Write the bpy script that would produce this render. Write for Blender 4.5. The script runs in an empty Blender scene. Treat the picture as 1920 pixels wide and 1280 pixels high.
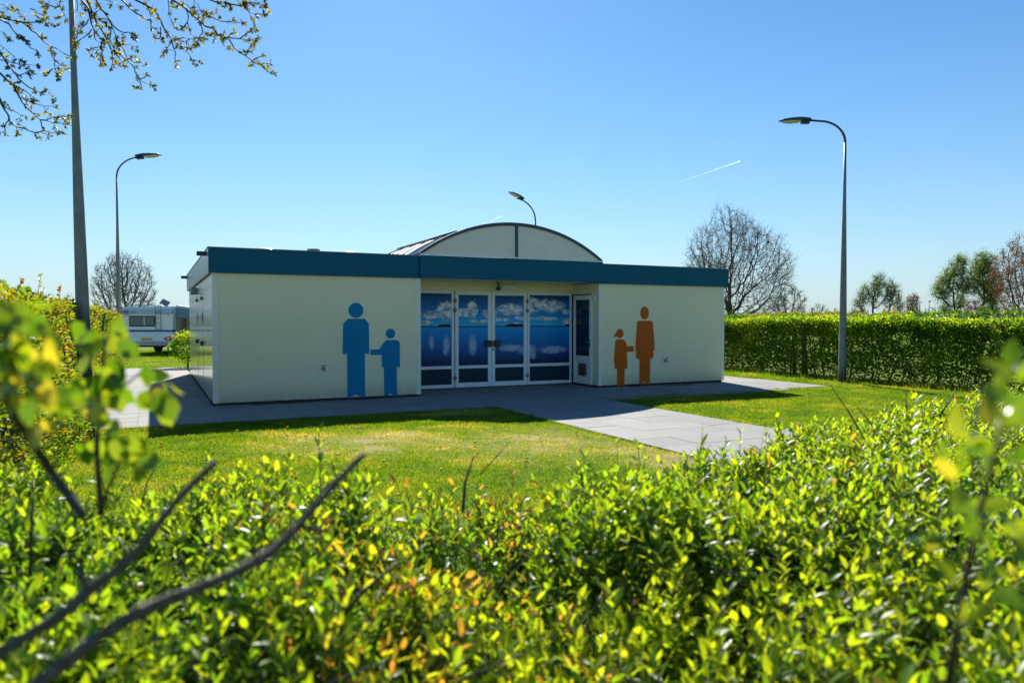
import bpy, math, random
import numpy as np
from mathutils import Vector, Matrix

random.seed(7)
rng = np.random.default_rng(11)
R = math.radians
S = bpy.context.scene
COL = S.collection

# ------------------------------------------------------------------ camera
YAW = R(26.2); PITCH = math.atan(38 / 1370.0); EYE = 1.55; F = 1370.0
cam_d = bpy.data.cameras.new('camera'); cam = bpy.data.objects.new('camera', cam_d); COL.objects.link(cam)
cam.location = (0, 0, EYE); cam.rotation_euler = (R(90) - PITCH, 0, -YAW)
cam_d.sensor_width = 36; cam_d.lens = 36 * F / 1920; cam_d.clip_start = 0.05; cam_d.clip_end = 9000
cam_d.dof.use_dof = True; cam_d.dof.focus_distance = 14.0; cam_d.dof.aperture_fstop = 3.0
S.camera = cam
RV = Vector((math.cos(YAW), -math.sin(YAW), 0)); FH = Vector((math.sin(YAW), math.cos(YAW), 0))
FW = FH * math.cos(PITCH) - Vector((0, 0, math.sin(PITCH))); UP = FH * math.sin(PITCH) + Vector((0, 0, math.cos(PITCH)))
def ray(x, y): return FW * F + RV * (x - 960) - UP * (y - 640)
def at(x, y, d):                      # world point seen at photo pixel x,y at d metres depth
    return Vector((0, 0, EYE)) + ray(x, y) * (d / F)
def at_z(x, y, z):
    d = ray(x, y); return Vector((0, 0, EYE)) + d * ((z - EYE) / d.z)

# ------------------------------------------------------------------ light
SUN_AZ = R(16.1); SUN_EL = R(39.3)      # azimuth from +Y towards +X
w = bpy.data.worlds.new('World'); S.world = w; w.use_nodes = True
nt = w.node_tree; bg = nt.nodes['Background']
sky = nt.nodes.new('ShaderNodeTexSky'); sky.sky_type = 'NISHITA'; sky.sun_disc = False
sky.sun_elevation = SUN_EL; sky.sun_rotation = SUN_AZ
sky.air_density = 1.0; sky.dust_density = 0.15; sky.ozone_density = 3.0; sky.altitude = 0
hs = nt.nodes.new('ShaderNodeHueSaturation'); hs.inputs['Saturation'].default_value = 1.20; hs.inputs['Hue'].default_value = .495
nt.links.new(sky.outputs[0], hs.inputs['Color'])
tn = nt.nodes.new('ShaderNodeMix'); tn.data_type = 'RGBA'; tn.blend_type = 'MULTIPLY'; tn.inputs[0].default_value = 1; tn.inputs[7].default_value = (.365, .45, .50, 1)
nt.links.new(hs.outputs[0], tn.inputs[6]); bg.inputs[1].default_value = 0.10
# pale horizon haze all the way round
tc = nt.nodes.new('ShaderNodeTexCoord'); sp = nt.nodes.new('ShaderNodeSeparateXYZ'); nt.links.new(tc.outputs['Generated'], sp.inputs[0])
def wm(op, a, b):
    n = nt.nodes.new('ShaderNodeMath'); n.operation = op
    for i, v in enumerate((a, b)):
        if isinstance(v, (int, float)): n.inputs[i].default_value = v
        else: nt.links.new(v, n.inputs[i])
    return n.outputs[0]
hz = wm('MULTIPLY', wm('POWER', 2.718, wm('MULTIPLY', wm('MAXIMUM', sp.outputs[2], 0.0), -7.5)), .86)
hm = nt.nodes.new('ShaderNodeMix'); hm.data_type = 'RGBA'; nt.links.new(hz, hm.inputs[0]); nt.links.new(tn.outputs[2], hm.inputs[6]); hm.inputs[7].default_value = (1.95, 2.42, 2.78, 1)
nt.links.new(hm.outputs[2], bg.inputs[0])
sd = bpy.data.lights.new('sun', 'SUN'); sd.energy = 3.5; sd.angle = R(0.53); sd.color = (1.0, 0.955, 0.86)
so = bpy.data.objects.new('sun', sd); COL.objects.link(so)
sdir = Vector((math.sin(SUN_AZ) * math.cos(SUN_EL), math.cos(SUN_AZ) * math.cos(SUN_EL), math.sin(SUN_EL)))
so.rotation_euler = sdir.to_track_quat('Z', 'Y').to_euler(); so.location = (0, 0, 30)
S.view_settings.view_transform = 'Standard'; S.view_settings.look = 'None'
S.view_settings.gamma = 1; S.view_settings.use_curve_mapping = False; S.view_settings.exposure = 1.45
S.render.engine = 'CYCLES'
cy = S.cycles; cy.use_denoising = True; cy.max_bounces = 7; cy.diffuse_bounces = 6; cy.glossy_bounces = 3
cy.transmission_bounces = 5; cy.transparent_max_bounces = 6; cy.sample_clamp_indirect = 4; cy.caustics_reflective = False; cy.caustics_refractive = False

# ------------------------------------------------------------------ helpers
def tag(o, label=None, cat=None, group=None, kind=None):
    if label: o['label'] = label
    if cat: o['category'] = cat
    if group: o['group'] = group
    if kind: o['kind'] = kind
    return o
def empty(name, loc=(0, 0, 0), rz=0.0):
    o = bpy.data.objects.new(name, None); o.location = loc; o.rotation_euler = (0, 0, rz); o.empty_display_size = .2
    COL.objects.link(o); return o
def link(name, me, mat=None, parent=None):
    if mat is not None and not me.materials: me.materials.append(mat)
    o = bpy.data.objects.new(name, me); COL.objects.link(o)
    if parent: o.parent = parent
    return o
def np_mesh(name, V, Fc, mat, attr=None, smooth=False):
    """V (n,3); Fc (m,k) equal-sized faces; attr: dict name->per-vertex float"""
    me = bpy.data.meshes.new(name); V = np.asarray(V, dtype=np.float32); Fc = np.asarray(Fc, dtype=np.int32)
    me.vertices.add(len(V)); me.vertices.foreach_set('co', V.ravel())
    m, k = Fc.shape
    me.loops.add(m * k); me.loops.foreach_set('vertex_index', Fc.ravel())
    me.polygons.add(m); me.polygons.foreach_set('loop_start', np.arange(0, m * k, k, dtype=np.int32))
    me.update(calc_edges=True)
    if smooth: me.polygons.foreach_set('use_smooth', np.ones(m, dtype=bool))
    if attr:
        for n, a in attr.items():
            at_ = me.attributes.new(n, 'FLOAT', 'POINT'); at_.data.foreach_set('value', np.asarray(a, dtype=np.float32))
    if mat: me.materials.append(mat)
    return me

class MB:
    """collects solid shapes and links them as one mesh object"""
    def __init__(s): s.v = []; s.f = []; s.m = []; s.mi = 0; s.sm = []
    def add(s, vs, fs, smooth=False):
        b = len(s.v); s.v += [tuple(p) for p in vs]
        for f in fs: s.f.append(tuple(i + b for i in f)); s.m.append(s.mi); s.sm.append(smooth)
        return s
    def box(s, x0, x1, y0, y1, z0, z1, b=0.0):
        if b <= 0:
            vs = [(x, y, z) for z in (z0, z1) for y in (y0, y1) for x in (x0, x1)]
            return s.add(vs, [(0, 2, 3, 1), (4, 5, 7, 6), (0, 1, 5, 4), (2, 6, 7, 3), (0, 4, 6, 2), (1, 3, 7, 5)])
        vs = []; c = [(x0, x1), (y0, y1), (z0, z1)]
        idx = {}
        for i in (0, 1):
            for j in (0, 1):
                for k in (0, 1):
                    p = [c[0][i], c[1][j], c[2][k]]; sgn = [1 if i == 0 else -1, 1 if j == 0 else -1, 1 if k == 0 else -1]
                    for a in range(3):
                        q = [p[t] + (0 if t == a else sgn[t] * b) for t in range(3)]
                        idx[(i, j, k, a)] = len(vs); vs.append(q)
        fs = []
        for a in range(3):          # main faces
            u, v = [t for t in range(3) if t != a]
            for side in (0, 1):
                loop = []
                for (pu, pv) in ((0, 0), (1, 0), (1, 1), (0, 1)):
                    key = [0, 0, 0]; key[a] = side; key[u] = pu; key[v] = pv
                    loop.append(idx[(*key, a)])
                fs.append(tuple(loop))
        for a in range(3):          # edges along axis a
            u, v = [t for t in range(3) if t != a]
            for pu in (0, 1):
                for pv in (0, 1):
                    k0 = [0, 0, 0]; k1 = [0, 0, 0]; k0[u] = k1[u] = pu; k0[v] = k1[v] = pv; k0[a] = 0; k1[a] = 1
                    fs.append((idx[(*k0, u)], idx[(*k1, u)], idx[(*k1, v)], idx[(*k0, v)]))
        for i in (0, 1):
            for j in (0, 1):
                for k in (0, 1): fs.append((idx[(i, j, k, 0)], idx[(i, j, k, 1)], idx[(i, j, k, 2)]))
        return s.add(vs, fs)
    def tube(s, pts, rad, n=8, cap=True, smooth=True):
        pts = [Vector(p) for p in pts]
        if not hasattr(rad, '__len__'): rad = [rad] * len(pts)
        vs = []; ref = None
        for i, p in enumerate(pts):
            t = (pts[min(i + 1, len(pts) - 1)] - pts[max(i - 1, 0)])
            t = t.normalized() if t.length > 1e-9 else Vector((0, 0, 1))
            if ref is None: ref = Vector((0, 0, 1)).cross(t) if abs(t.z) < .9 else Vector((1, 0, 0)).cross(t)
            a = (ref - t * ref.dot(t)); a = a.normalized() if a.length > 1e-6 else t.orthogonal().normalized()
            b = t.cross(a); ref = a
            for k in range(n):
                an = 2 * math.pi * k / n; vs.append(p + (a * math.cos(an) + b * math.sin(an)) * rad[i])
        fs = [(i * n + k, i * n + (k + 1) % n, (i + 1) * n + (k + 1) % n, (i + 1) * n + k) for i in range(len(pts) - 1) for k in range(n)]
        s.add(vs, fs, smooth)
        if cap:
            b0 = len(s.v) - len(vs)
            s.f.append(tuple(b0 + k for k in reversed(range(n)))); s.m.append(s.mi); s.sm.append(False)
            s.f.append(tuple(b0 + (len(pts) - 1) * n + k for k in range(n))); s.m.append(s.mi); s.sm.append(False)
        return s
    def prism(s, poly, fn0, fn1):
        """poly: list of 2-D points; fn0/fn1 map a point to 3-D for the front/back faces"""
        n = len(poly); vs = [fn0(p) for p in poly] + [fn1(p) for p in poly]
        fs = [tuple(range(n)), tuple(reversed(range(n, 2 * n)))] + [(i, i + n, (i + 1) % n + n, (i + 1) % n) for i in range(n)]
        return s.add(vs, fs)
    def build(s, name, mat, parent=None, recalc=True, **kw):
        import bmesh
        me = bpy.data.meshes.new(name); me.from_pydata([tuple(v) for v in s.v], [], s.f)
        me.polygons.foreach_set('use_smooth', s.sm)
        for m in (mat if isinstance(mat, (list, tuple)) else [mat]): me.materials.append(m)
        me.polygons.foreach_set('material_index', s.m)
        if recalc:
            bm = bmesh.new(); bm.from_mesh(me); bmesh.ops.recalc_face_normals(bm, faces=bm.faces); bm.to_mesh(me); bm.free()
        me.update()
        o = link(name, me, None, parent); tag(o, **kw) if kw else None
        return o
def B(name, mat, parent, *box, b=0.0, **kw): return MB().box(*box, b=b).build(name, mat, parent, **kw)

def copy_tree(o, parent=None):
    c = o.copy(); COL.objects.link(c); c.parent = parent
    for ch in list(o.children): copy_tree(ch, c)
    return c
def vnoise(x, y, s=1.0, seed=0):
    x = np.asarray(x) / s; y = np.asarray(y) / s
    def h(i, j):
        v = np.sin(i * 127.1 + j * 311.7 + seed * 74.7) * 43758.5453
        return v - np.floor(v)
    xi = np.floor(x); yi = np.floor(y); u = x - xi; v = y - yi; u = u * u * (3 - 2 * u); v = v * v * (3 - 2 * v)
    return (h(xi, yi) * (1 - u) + h(xi + 1, yi) * u) * (1 - v) + (h(xi, yi + 1) * (1 - u) + h(xi + 1, yi + 1) * u) * v

# ------------------------------------------------------------------ materials
def lk(t, a, b): t.links.new(a, b)
def mat_new(name):
    m = bpy.data.materials.new(name); m.use_nodes = True
    return m, m.node_tree, m.node_tree.nodes['Principled BSDF']
def coords(t, scale=1.0, obj=False):
    if obj:
        c = t.nodes.new('ShaderNodeTexCoord').outputs['Object']
    else:
        c = t.nodes.new('ShaderNodeNewGeometry').outputs['Position']
    mp = t.nodes.new('ShaderNodeMapping'); lk(t, c, mp.inputs[0])
    mp.inputs['Scale'].default_value = scale if hasattr(scale, '__len__') else (scale,) * 3
    return mp.outputs[0]
def noise(t, vec, scale, detail=4, rough=.55, dist=0):
    n = t.nodes.new('ShaderNodeTexNoise'); lk(t, vec, n.inputs['Vector']); n.inputs['Scale'].default_value = scale
    n.inputs['Detail'].default_value = detail; n.inputs['Roughness'].default_value = rough; n.inputs['Distortion'].default_value = dist
    return n.outputs['Fac']
def ramp(t, fac, stops):
    r = t.nodes.new('ShaderNodeValToRGB'); lk(t, fac, r.inputs[0]); e = r.color_ramp.elements
    while len(e) < len(stops): e.new(.5)
    for i, (p, c) in enumerate(stops): e[i].position = p; e[i].color = (*c, 1)
    return r.outputs[0]
def mth(t, op, a, b=None, c=None, clamp=False):
    n = t.nodes.new('ShaderNodeMath'); n.operation = op; n.use_clamp = clamp
    for i, v in enumerate((a, b, c)):
        if v is None: continue
        if isinstance(v, (int, float)): n.inputs[i].default_value = v
        else: lk(t, v, n.inputs[i])
    return n.outputs[0]
def mixc(t, fac, a, b, mode='MIX'):
    n = t.nodes.new('ShaderNodeMix'); n.data_type = 'RGBA'; n.blend_type = mode
    for sck, v in ((n.inputs[0], fac), (n.inputs[6], a), (n.inputs[7], b)):
        if isinstance(v, (int, float)): sck.default_value = v
        elif isinstance(v, tuple): sck.default_value = (*v, 1)
        else: lk(t, v, sck)
    return n.outputs[2]
def bump(t, bs, h, strength=.3, dist=.01):
    b = t.nodes.new('ShaderNodeBump'); lk(t, h, b.inputs['Height']); b.inputs['Strength'].default_value = strength
    b.inputs['Distance'].default_value = dist; lk(t, b.outputs[0], bs.inputs['Normal'])
def paint(name, col, rough=.45, var=.06, scale=3.0, dirt=.0, metal=0, coat=0, bmp=0.0, streak=False):
    m, t, b = mat_new(name); v = coords(t, (1, 1, .25) if streak else 1.0)
    n = noise(t, v, scale, 5, .6)
    dark = tuple(c * (1 - var - dirt) for c in col); lite = tuple(min(1, c * (1 + var)) for c in col)
    lk(t, ramp(t, n, [(.3, dark), (.62, col), (.8, lite)]), b.inputs['Base Color'])
    lk(t, mth(t, 'MULTIPLY_ADD', noise(t, v, scale * 6, 3), .2, rough - .1), b.inputs['Roughness'])
    b.inputs['Metallic'].default_value = metal; b.inputs['Coat Weight'].default_value = coat; b.inputs['Coat Roughness'].default_value = .08
    if bmp: bump(t, b, noise(t, v, 60, 3), bmp, .004)
    if 'cream_panel' in name or 'fascia_blue' in name:
        c0 = b.inputs['Base Color'].links[0].from_socket
        g = t.nodes.new('ShaderNodeNewGeometry'); sx = t.nodes.new('ShaderNodeSeparateXYZ'); lk(t, g.outputs['Position'], sx.inputs[0])
        spk = mth(t, 'MULTIPLY', mth(t, 'SUBTRACT', noise(t, coords(t, 1), 38, 2, .5), .735, clamp=True), 14, clamp=True)
        stk = mth(t, 'MULTIPLY', mth(t, 'SUBTRACT', noise(t, coords(t, (7, 7, .35)), 2.2, 5, .7), .54, clamp=True), .55, clamp=True)
        bs = mth(t, 'MULTIPLY', mth(t, 'SUBTRACT', 1.0, mth(t, 'MULTIPLY', mth(t, 'SUBTRACT', sx.outputs[2], .05), 3.2), clamp=True), mth(t, 'MULTIPLY', noise(t, coords(t, 1), 9, 6, .7), .8), clamp=True)
        c1 = mixc(t, stk, c0, tuple(c * .75 for c in col)); 
        if 'cream' in name:
            wv = t.nodes.new('ShaderNodeTexWave'); wv.wave_type = 'BANDS'; wv.bands_direction = 'Z'; wv.inputs['Scale'].default_value = 7.5; wv.inputs['Distortion'].default_value = .0; lk(t, coords(t, 1), wv.inputs[0]); bump(t, b, wv.outputs['Fac'], .25, .0025)
        if 'cream' in name: c1 = mixc(t, bs, c1, (.26, .23, .17)); c1 = mixc(t, spk, c1, (.10, .09, .08))
        lk(t, c1, b.inputs['Base Color'])
    return m
def leafmat(name, stops, tr=.55, rough=.38, boost=2.2, spec=.5, warm=1.34):
    """stops over the per-leaf attribute 'tint'; transmitted light is the same hue, yellower"""
    m, t, b = mat_new(name)
    a = t.nodes.new('ShaderNodeAttribute'); a.attribute_name = 'tint'
    n = noise(t, coords(t, 1), 9, 2)
    f = mth(t, 'ADD', a.outputs['Fac'], mth(t, 'MULTIPLY_ADD', n, .10, -.05), clamp=True)
    c = ramp(t, f, stops); lk(t, c, b.inputs['Base Color']); b.inputs['Roughness'].default_value = rough
    b.inputs['Specular IOR Level'].default_value = spec
    tl = t.nodes.new('ShaderNodeBsdfTranslucent')
    c2 = mixc(t, 1.0, c, (boost * warm, boost * 1.12, boost * .30), 'MULTIPLY'); lk(t, c2, tl.inputs['Color'])
    mx = t.nodes.new('ShaderNodeMixShader'); mx.inputs[0].default_value = tr
    lk(t, b.outputs[0], mx.inputs[1]); lk(t, tl.outputs[0], mx.inputs[2]); lk(t, mx.outputs[0], t.nodes['Material Output'].inputs[0])
    return m
GREENS = [(0, (.022, .060, .008)), (.35, (.052, .128, .012)), (.65, (.116, .190, .014)), (.84, (.20, .24, .015)), (.92, (.22, .13, .035)), (1, (.15, .065, .04))]
M = {}
M['privet'] = leafmat('privet_leaf', GREENS, .58, .36, 2.95, .36, 1.33)
M['broad'] = leafmat('broad_leaf', [(0, (.025, .065, .008)), (.35, (.05, .12, .010)), (.65, (.13, .20, .014)), (.8, (.24, .28, .02)), (.9, (.28, .24, .05)), (1, (.22, .13, .06))], tr=.50, rough=.30, boost=2.2, spec=.6)
M['hedge'] = leafmat('hedge_leaf', spec=.25, stops=[(0, (.022, .065, .009)), (.4, (.055, .12, .014)), (.7, (.12, .17, .02)), (.87, (.19, .13, .02)), (1, (.15, .045, .02))], tr=.5, rough=.45, boost=2.4)
M['hedge_r'] = leafmat('field_hedge_leaf', spec=.2, stops=[(0, (.018, .055, .008)), (.5, (.045, .11, .012)), (.8, (.10, .165, .016)), (1, (.17, .22, .02))], tr=.55, rough=.5, boost=3.1)
M['willow'] = leafmat('willow_leaf', [(0, (.06, .12, .03)), (1, (.12, .20, .05))], .5, .6, 1.8, .2)
M['redleaf'] = leafmat('copper_leaf', [(0, (.09, .04, .02)), (.6, (.13, .055, .025)), (1, (.11, .10, .04))], .35, .6, 1.6)
M['young'] = leafmat('young_leaf', [(0, (.05, .06, .012)), (.5, (.10, .095, .02)), (1, (.24, .24, .02))], .5, .5, 2.0)
M['grass'] = leafmat('grass_blade', [(0, (.040, .105, .010)), (.5, (.095, .180, .014)), (.8, (.20, .22, .03)), (1, (.38, .33, .15))], .5, .5, 2.1, .2)
M['bark'] = paint('bark', (.085, .065, .05), .85, .35, 12, .1, bmp=.5)
M['greybark'] = paint('grey_bark', (.085, .082, .072), .9, .3, 10, .1, bmp=.4)
M['twig'] = paint('twig_bark', (.055, .042, .036), .6, .3, 40, .1)
M['cutbark'] = paint('weathered_bark', (.13, .10, .075), .75, .5, 90, .15, bmp=.8)
M['cutwood'] = paint('cut_wood', (.30, .22, .13), .8, .2, 60)
M['cream'] = paint('cream_panel', (.94, .82, .52), .5, .02, 1.2, .02, streak=True, coat=.15)
M['cream2'] = paint('cream_trim', (.88, .83, .66), .45, .02, 3, .02, coat=.1)
M['side'] = paint('glossy_side_panel', (.66, .64, .55), .2, .02, 1.2, .02, coat=.6, streak=True)
M['gable'] = paint('gable_panel', (.92, .80, .68), .6, .04, 2.5, .04)
M['blue'] = paint('fascia_blue', (.001, .115, .19), .5, .06, 1.5, .06); M['blue'].node_tree.nodes['Principled BSDF'].inputs['Specular IOR Level'].default_value = .18
M['white'] = paint('white_frame', (.88, .88, .86), .35, .03, 5, .03)
M['steel'] = paint('galvanised_steel', (.30, .31, .32), .5, .12, 20, .1, metal=.5)
M['darksteel'] = paint('dark_steel', (.055, .07, .085), .45, .1, 10, .05, metal=.3)
M['dark'] = paint('dark_plastic', (.012, .013, .016), .4, .1, 10)
M['rubber'] = paint('rubber', (.02, .02, .02), .8, .1, 10)
M['roofmetal'] = paint('roof_sheet', (.80, .80, .78), .5, .03, 4, .03)
M['roofing'] = paint('roof_felt', (.10, .10, .10), .9, .2, 6, .1)
M['sand'] = paint('joint_sand', (.21, .205, .19), .9, .2, 20)
M['picblue'] = paint('pictogram_blue', (.001, .22, .42), .6, .03, 2, .04)
M['picorange'] = paint('pictogram_orange', (.66, .125, .008), .6, .03, 2, .04)
for k_ in ('picblue', 'picorange', 'cream', 'gable'): M[k_].node_tree.nodes['Principled BSDF'].inputs['Specular IOR Level'].default_value = .2
M['yellow'] = paint('dandelion_yellow', (.75, .45, .01), .6, .05, 50)
M['petal'] = leafmat('dandelion_petal', [(0, (.75, .60, .015)), (1, (.75, .60, .015))], tr=.3, rough=.7, boost=.9, spec=.1, warm=1.0)
M['whitepaint'] = paint('caravan_white', (.82, .84, .86), .3, .03, 2, .03, coat=.3)
M['cblue'] = paint('caravan_blue', (.02, .09, .38), .3, .03, 2)
M['cgrey'] = paint('caravan_bluegrey', (.38, .52, .68), .35, .03, 2)
M['red'] = paint('tail_light_red', (.5, .01, .015), .15, .03, 20, coat=.5)
M['plate'] = paint('plate_yellow', (.70, .42, .02), .4, .02, 8)
M['orange'] = paint('tent_orange', (.65, .12, .03), .7, .05, 3)
M['awning'] = paint('awning_inner_shade', (.015, .035, .09), .8, .08, 3)  # dark navy carries the shade inside the awning
M['awnblue2'] = paint('awning_mid_blue', (.16, .27, .42), .8, .06, 3)
M['awnroof'] = paint('awning_grey', (.55, .62, .70), .7, .05, 3)

def glassy(name, col, rough=.05):
    m, t, b = mat_new(name); b.inputs['Base Color'].default_value = (*col, 1)
    lk(t, mth(t, 'MULTIPLY_ADD', noise(t, coords(t), 3, 3), .05, rough), b.inputs['Roughness'])
    b.inputs['Specular IOR Level'].default_value = .6; return m
M['glass'] = glassy('dark_glass', (.006, .02, .028))
M['darkpane'] = glassy('dark_lower_pane', (.002, .035, .060), .3); M['darkpane'].node_tree.nodes['Principled BSDF'].inputs['Specular IOR Level'].default_value = .15
M['cglass'] = glassy('caravan_window', (.10, .14, .17), .12)
M['lens'] = glassy('lamp_lens', (.55, .55, .48), .1)
M['dome'] = glassy('skylight_dome', (.75, .75, .72), .1)

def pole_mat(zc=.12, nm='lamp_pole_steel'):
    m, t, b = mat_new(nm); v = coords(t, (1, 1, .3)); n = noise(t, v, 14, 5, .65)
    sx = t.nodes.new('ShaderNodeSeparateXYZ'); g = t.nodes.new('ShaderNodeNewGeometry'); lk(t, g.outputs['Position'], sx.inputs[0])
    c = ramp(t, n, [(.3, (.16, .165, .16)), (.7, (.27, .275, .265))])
    # darker below zc with a ragged edge; at low zc a bitumen stain
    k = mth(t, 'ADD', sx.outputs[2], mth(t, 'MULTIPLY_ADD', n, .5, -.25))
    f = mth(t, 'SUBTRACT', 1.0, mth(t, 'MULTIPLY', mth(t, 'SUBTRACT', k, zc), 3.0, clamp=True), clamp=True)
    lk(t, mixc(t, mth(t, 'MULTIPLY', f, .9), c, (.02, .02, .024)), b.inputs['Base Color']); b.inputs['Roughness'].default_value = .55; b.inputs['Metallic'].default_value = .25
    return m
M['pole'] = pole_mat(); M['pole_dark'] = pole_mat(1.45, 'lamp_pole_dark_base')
def concrete():
    m, t, b = mat_new('paving_slab'); v = coords(t)
    oi = t.nodes.new('ShaderNodeObjectInfo')
    fine = noise(t, v, 140, 4, .7); big = noise(t, v, 1.3, 5, .6); mid = noise(t, v, 9, 5, .65)
    c = ramp(t, fine, [(.25, (.165, .163, .158)), (.6, (.235, .232, .225)), (.85, (.31, .305, .295))])
    c = mixc(t, mth(t, 'MULTIPLY', mth(t, 'SUBTRACT', big, .4, clamp=True), 1.6, clamp=True), c, (.17, .165, .15))
    c = mixc(t, mth(t, 'MULTIPLY', mth(t, 'SUBTRACT', mid, .56, clamp=True), 2.0, clamp=True), c, (.15, .145, .13))
    gr = t.nodes.new('ShaderNodeCombineColor')
    r = mth(t, 'MULTIPLY_ADD', oi.outputs['Random'], .22, .89)
    for i in range(3): lk(t, r, gr.inputs[i])
    lk(t, mixc(t, 1.0, c, gr.outputs[0], 'MULTIPLY'), b.inputs['Base Color']); b.inputs['Roughness'].default_value = .82
    bump(t, b, fine, .5, .003); return m
M['slab'] = concrete()
def ground():
    m, t, b = mat_new('lawn_soil'); v = coords(t)
    f = noise(t, v, 60, 5, .7); g = noise(t, v, .9, 5, .6); h = noise(t, v, 6, 4, .6)
    c = ramp(t, f, [(.3, (.06, .11, .012)), (.55, (.12, .165, .02)), (.75, (.20, .20, .06))])
    soil = ramp(t, f, [(.3, (.15, .14, .05)), (.7, (.34, .31, .14))])
    sx = t.nodes.new('ShaderNodeSeparateXYZ'); lk(t, v, sx.inputs[0])
    msk = None
    for (cx, cy_, rx, ry) in ((4.6, 8.3, 2.1, 1.9), (5.35, 7.1, .9, 2.6), (4.8, 11.6, 1.0, .5), (2.6, 9.3, 2.0, 1.4)):
        dx = mth(t, 'DIVIDE', mth(t, 'SUBTRACT', sx.outputs[0], cx), rx); dy = mth(t, 'DIVIDE', mth(t, 'SUBTRACT', sx.outputs[1], cy_), ry)
        e = mth(t, 'SUBTRACT', 1.0, mth(t, 'ADD', mth(t, 'MULTIPLY', dx, dx), mth(t, 'MULTIPLY', dy, dy)))
        msk = e if msk is None else mth(t, 'MAXIMUM', msk, e)
    k = mth(t, 'ADD', mth(t, 'MULTIPLY', msk, .9), mth(t, 'MULTIPLY_ADD', h, 2.6, -1.15), clamp=True)
    lk(t, mixc(t, k, c, soil), b.inputs['Base Color']); b.inputs['Roughness'].default_value = .95
    b.inputs['Specular IOR Level'].default_value = .1
    bump(t, b, f, .8, .01); return m
M['ground'] = ground()

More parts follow.
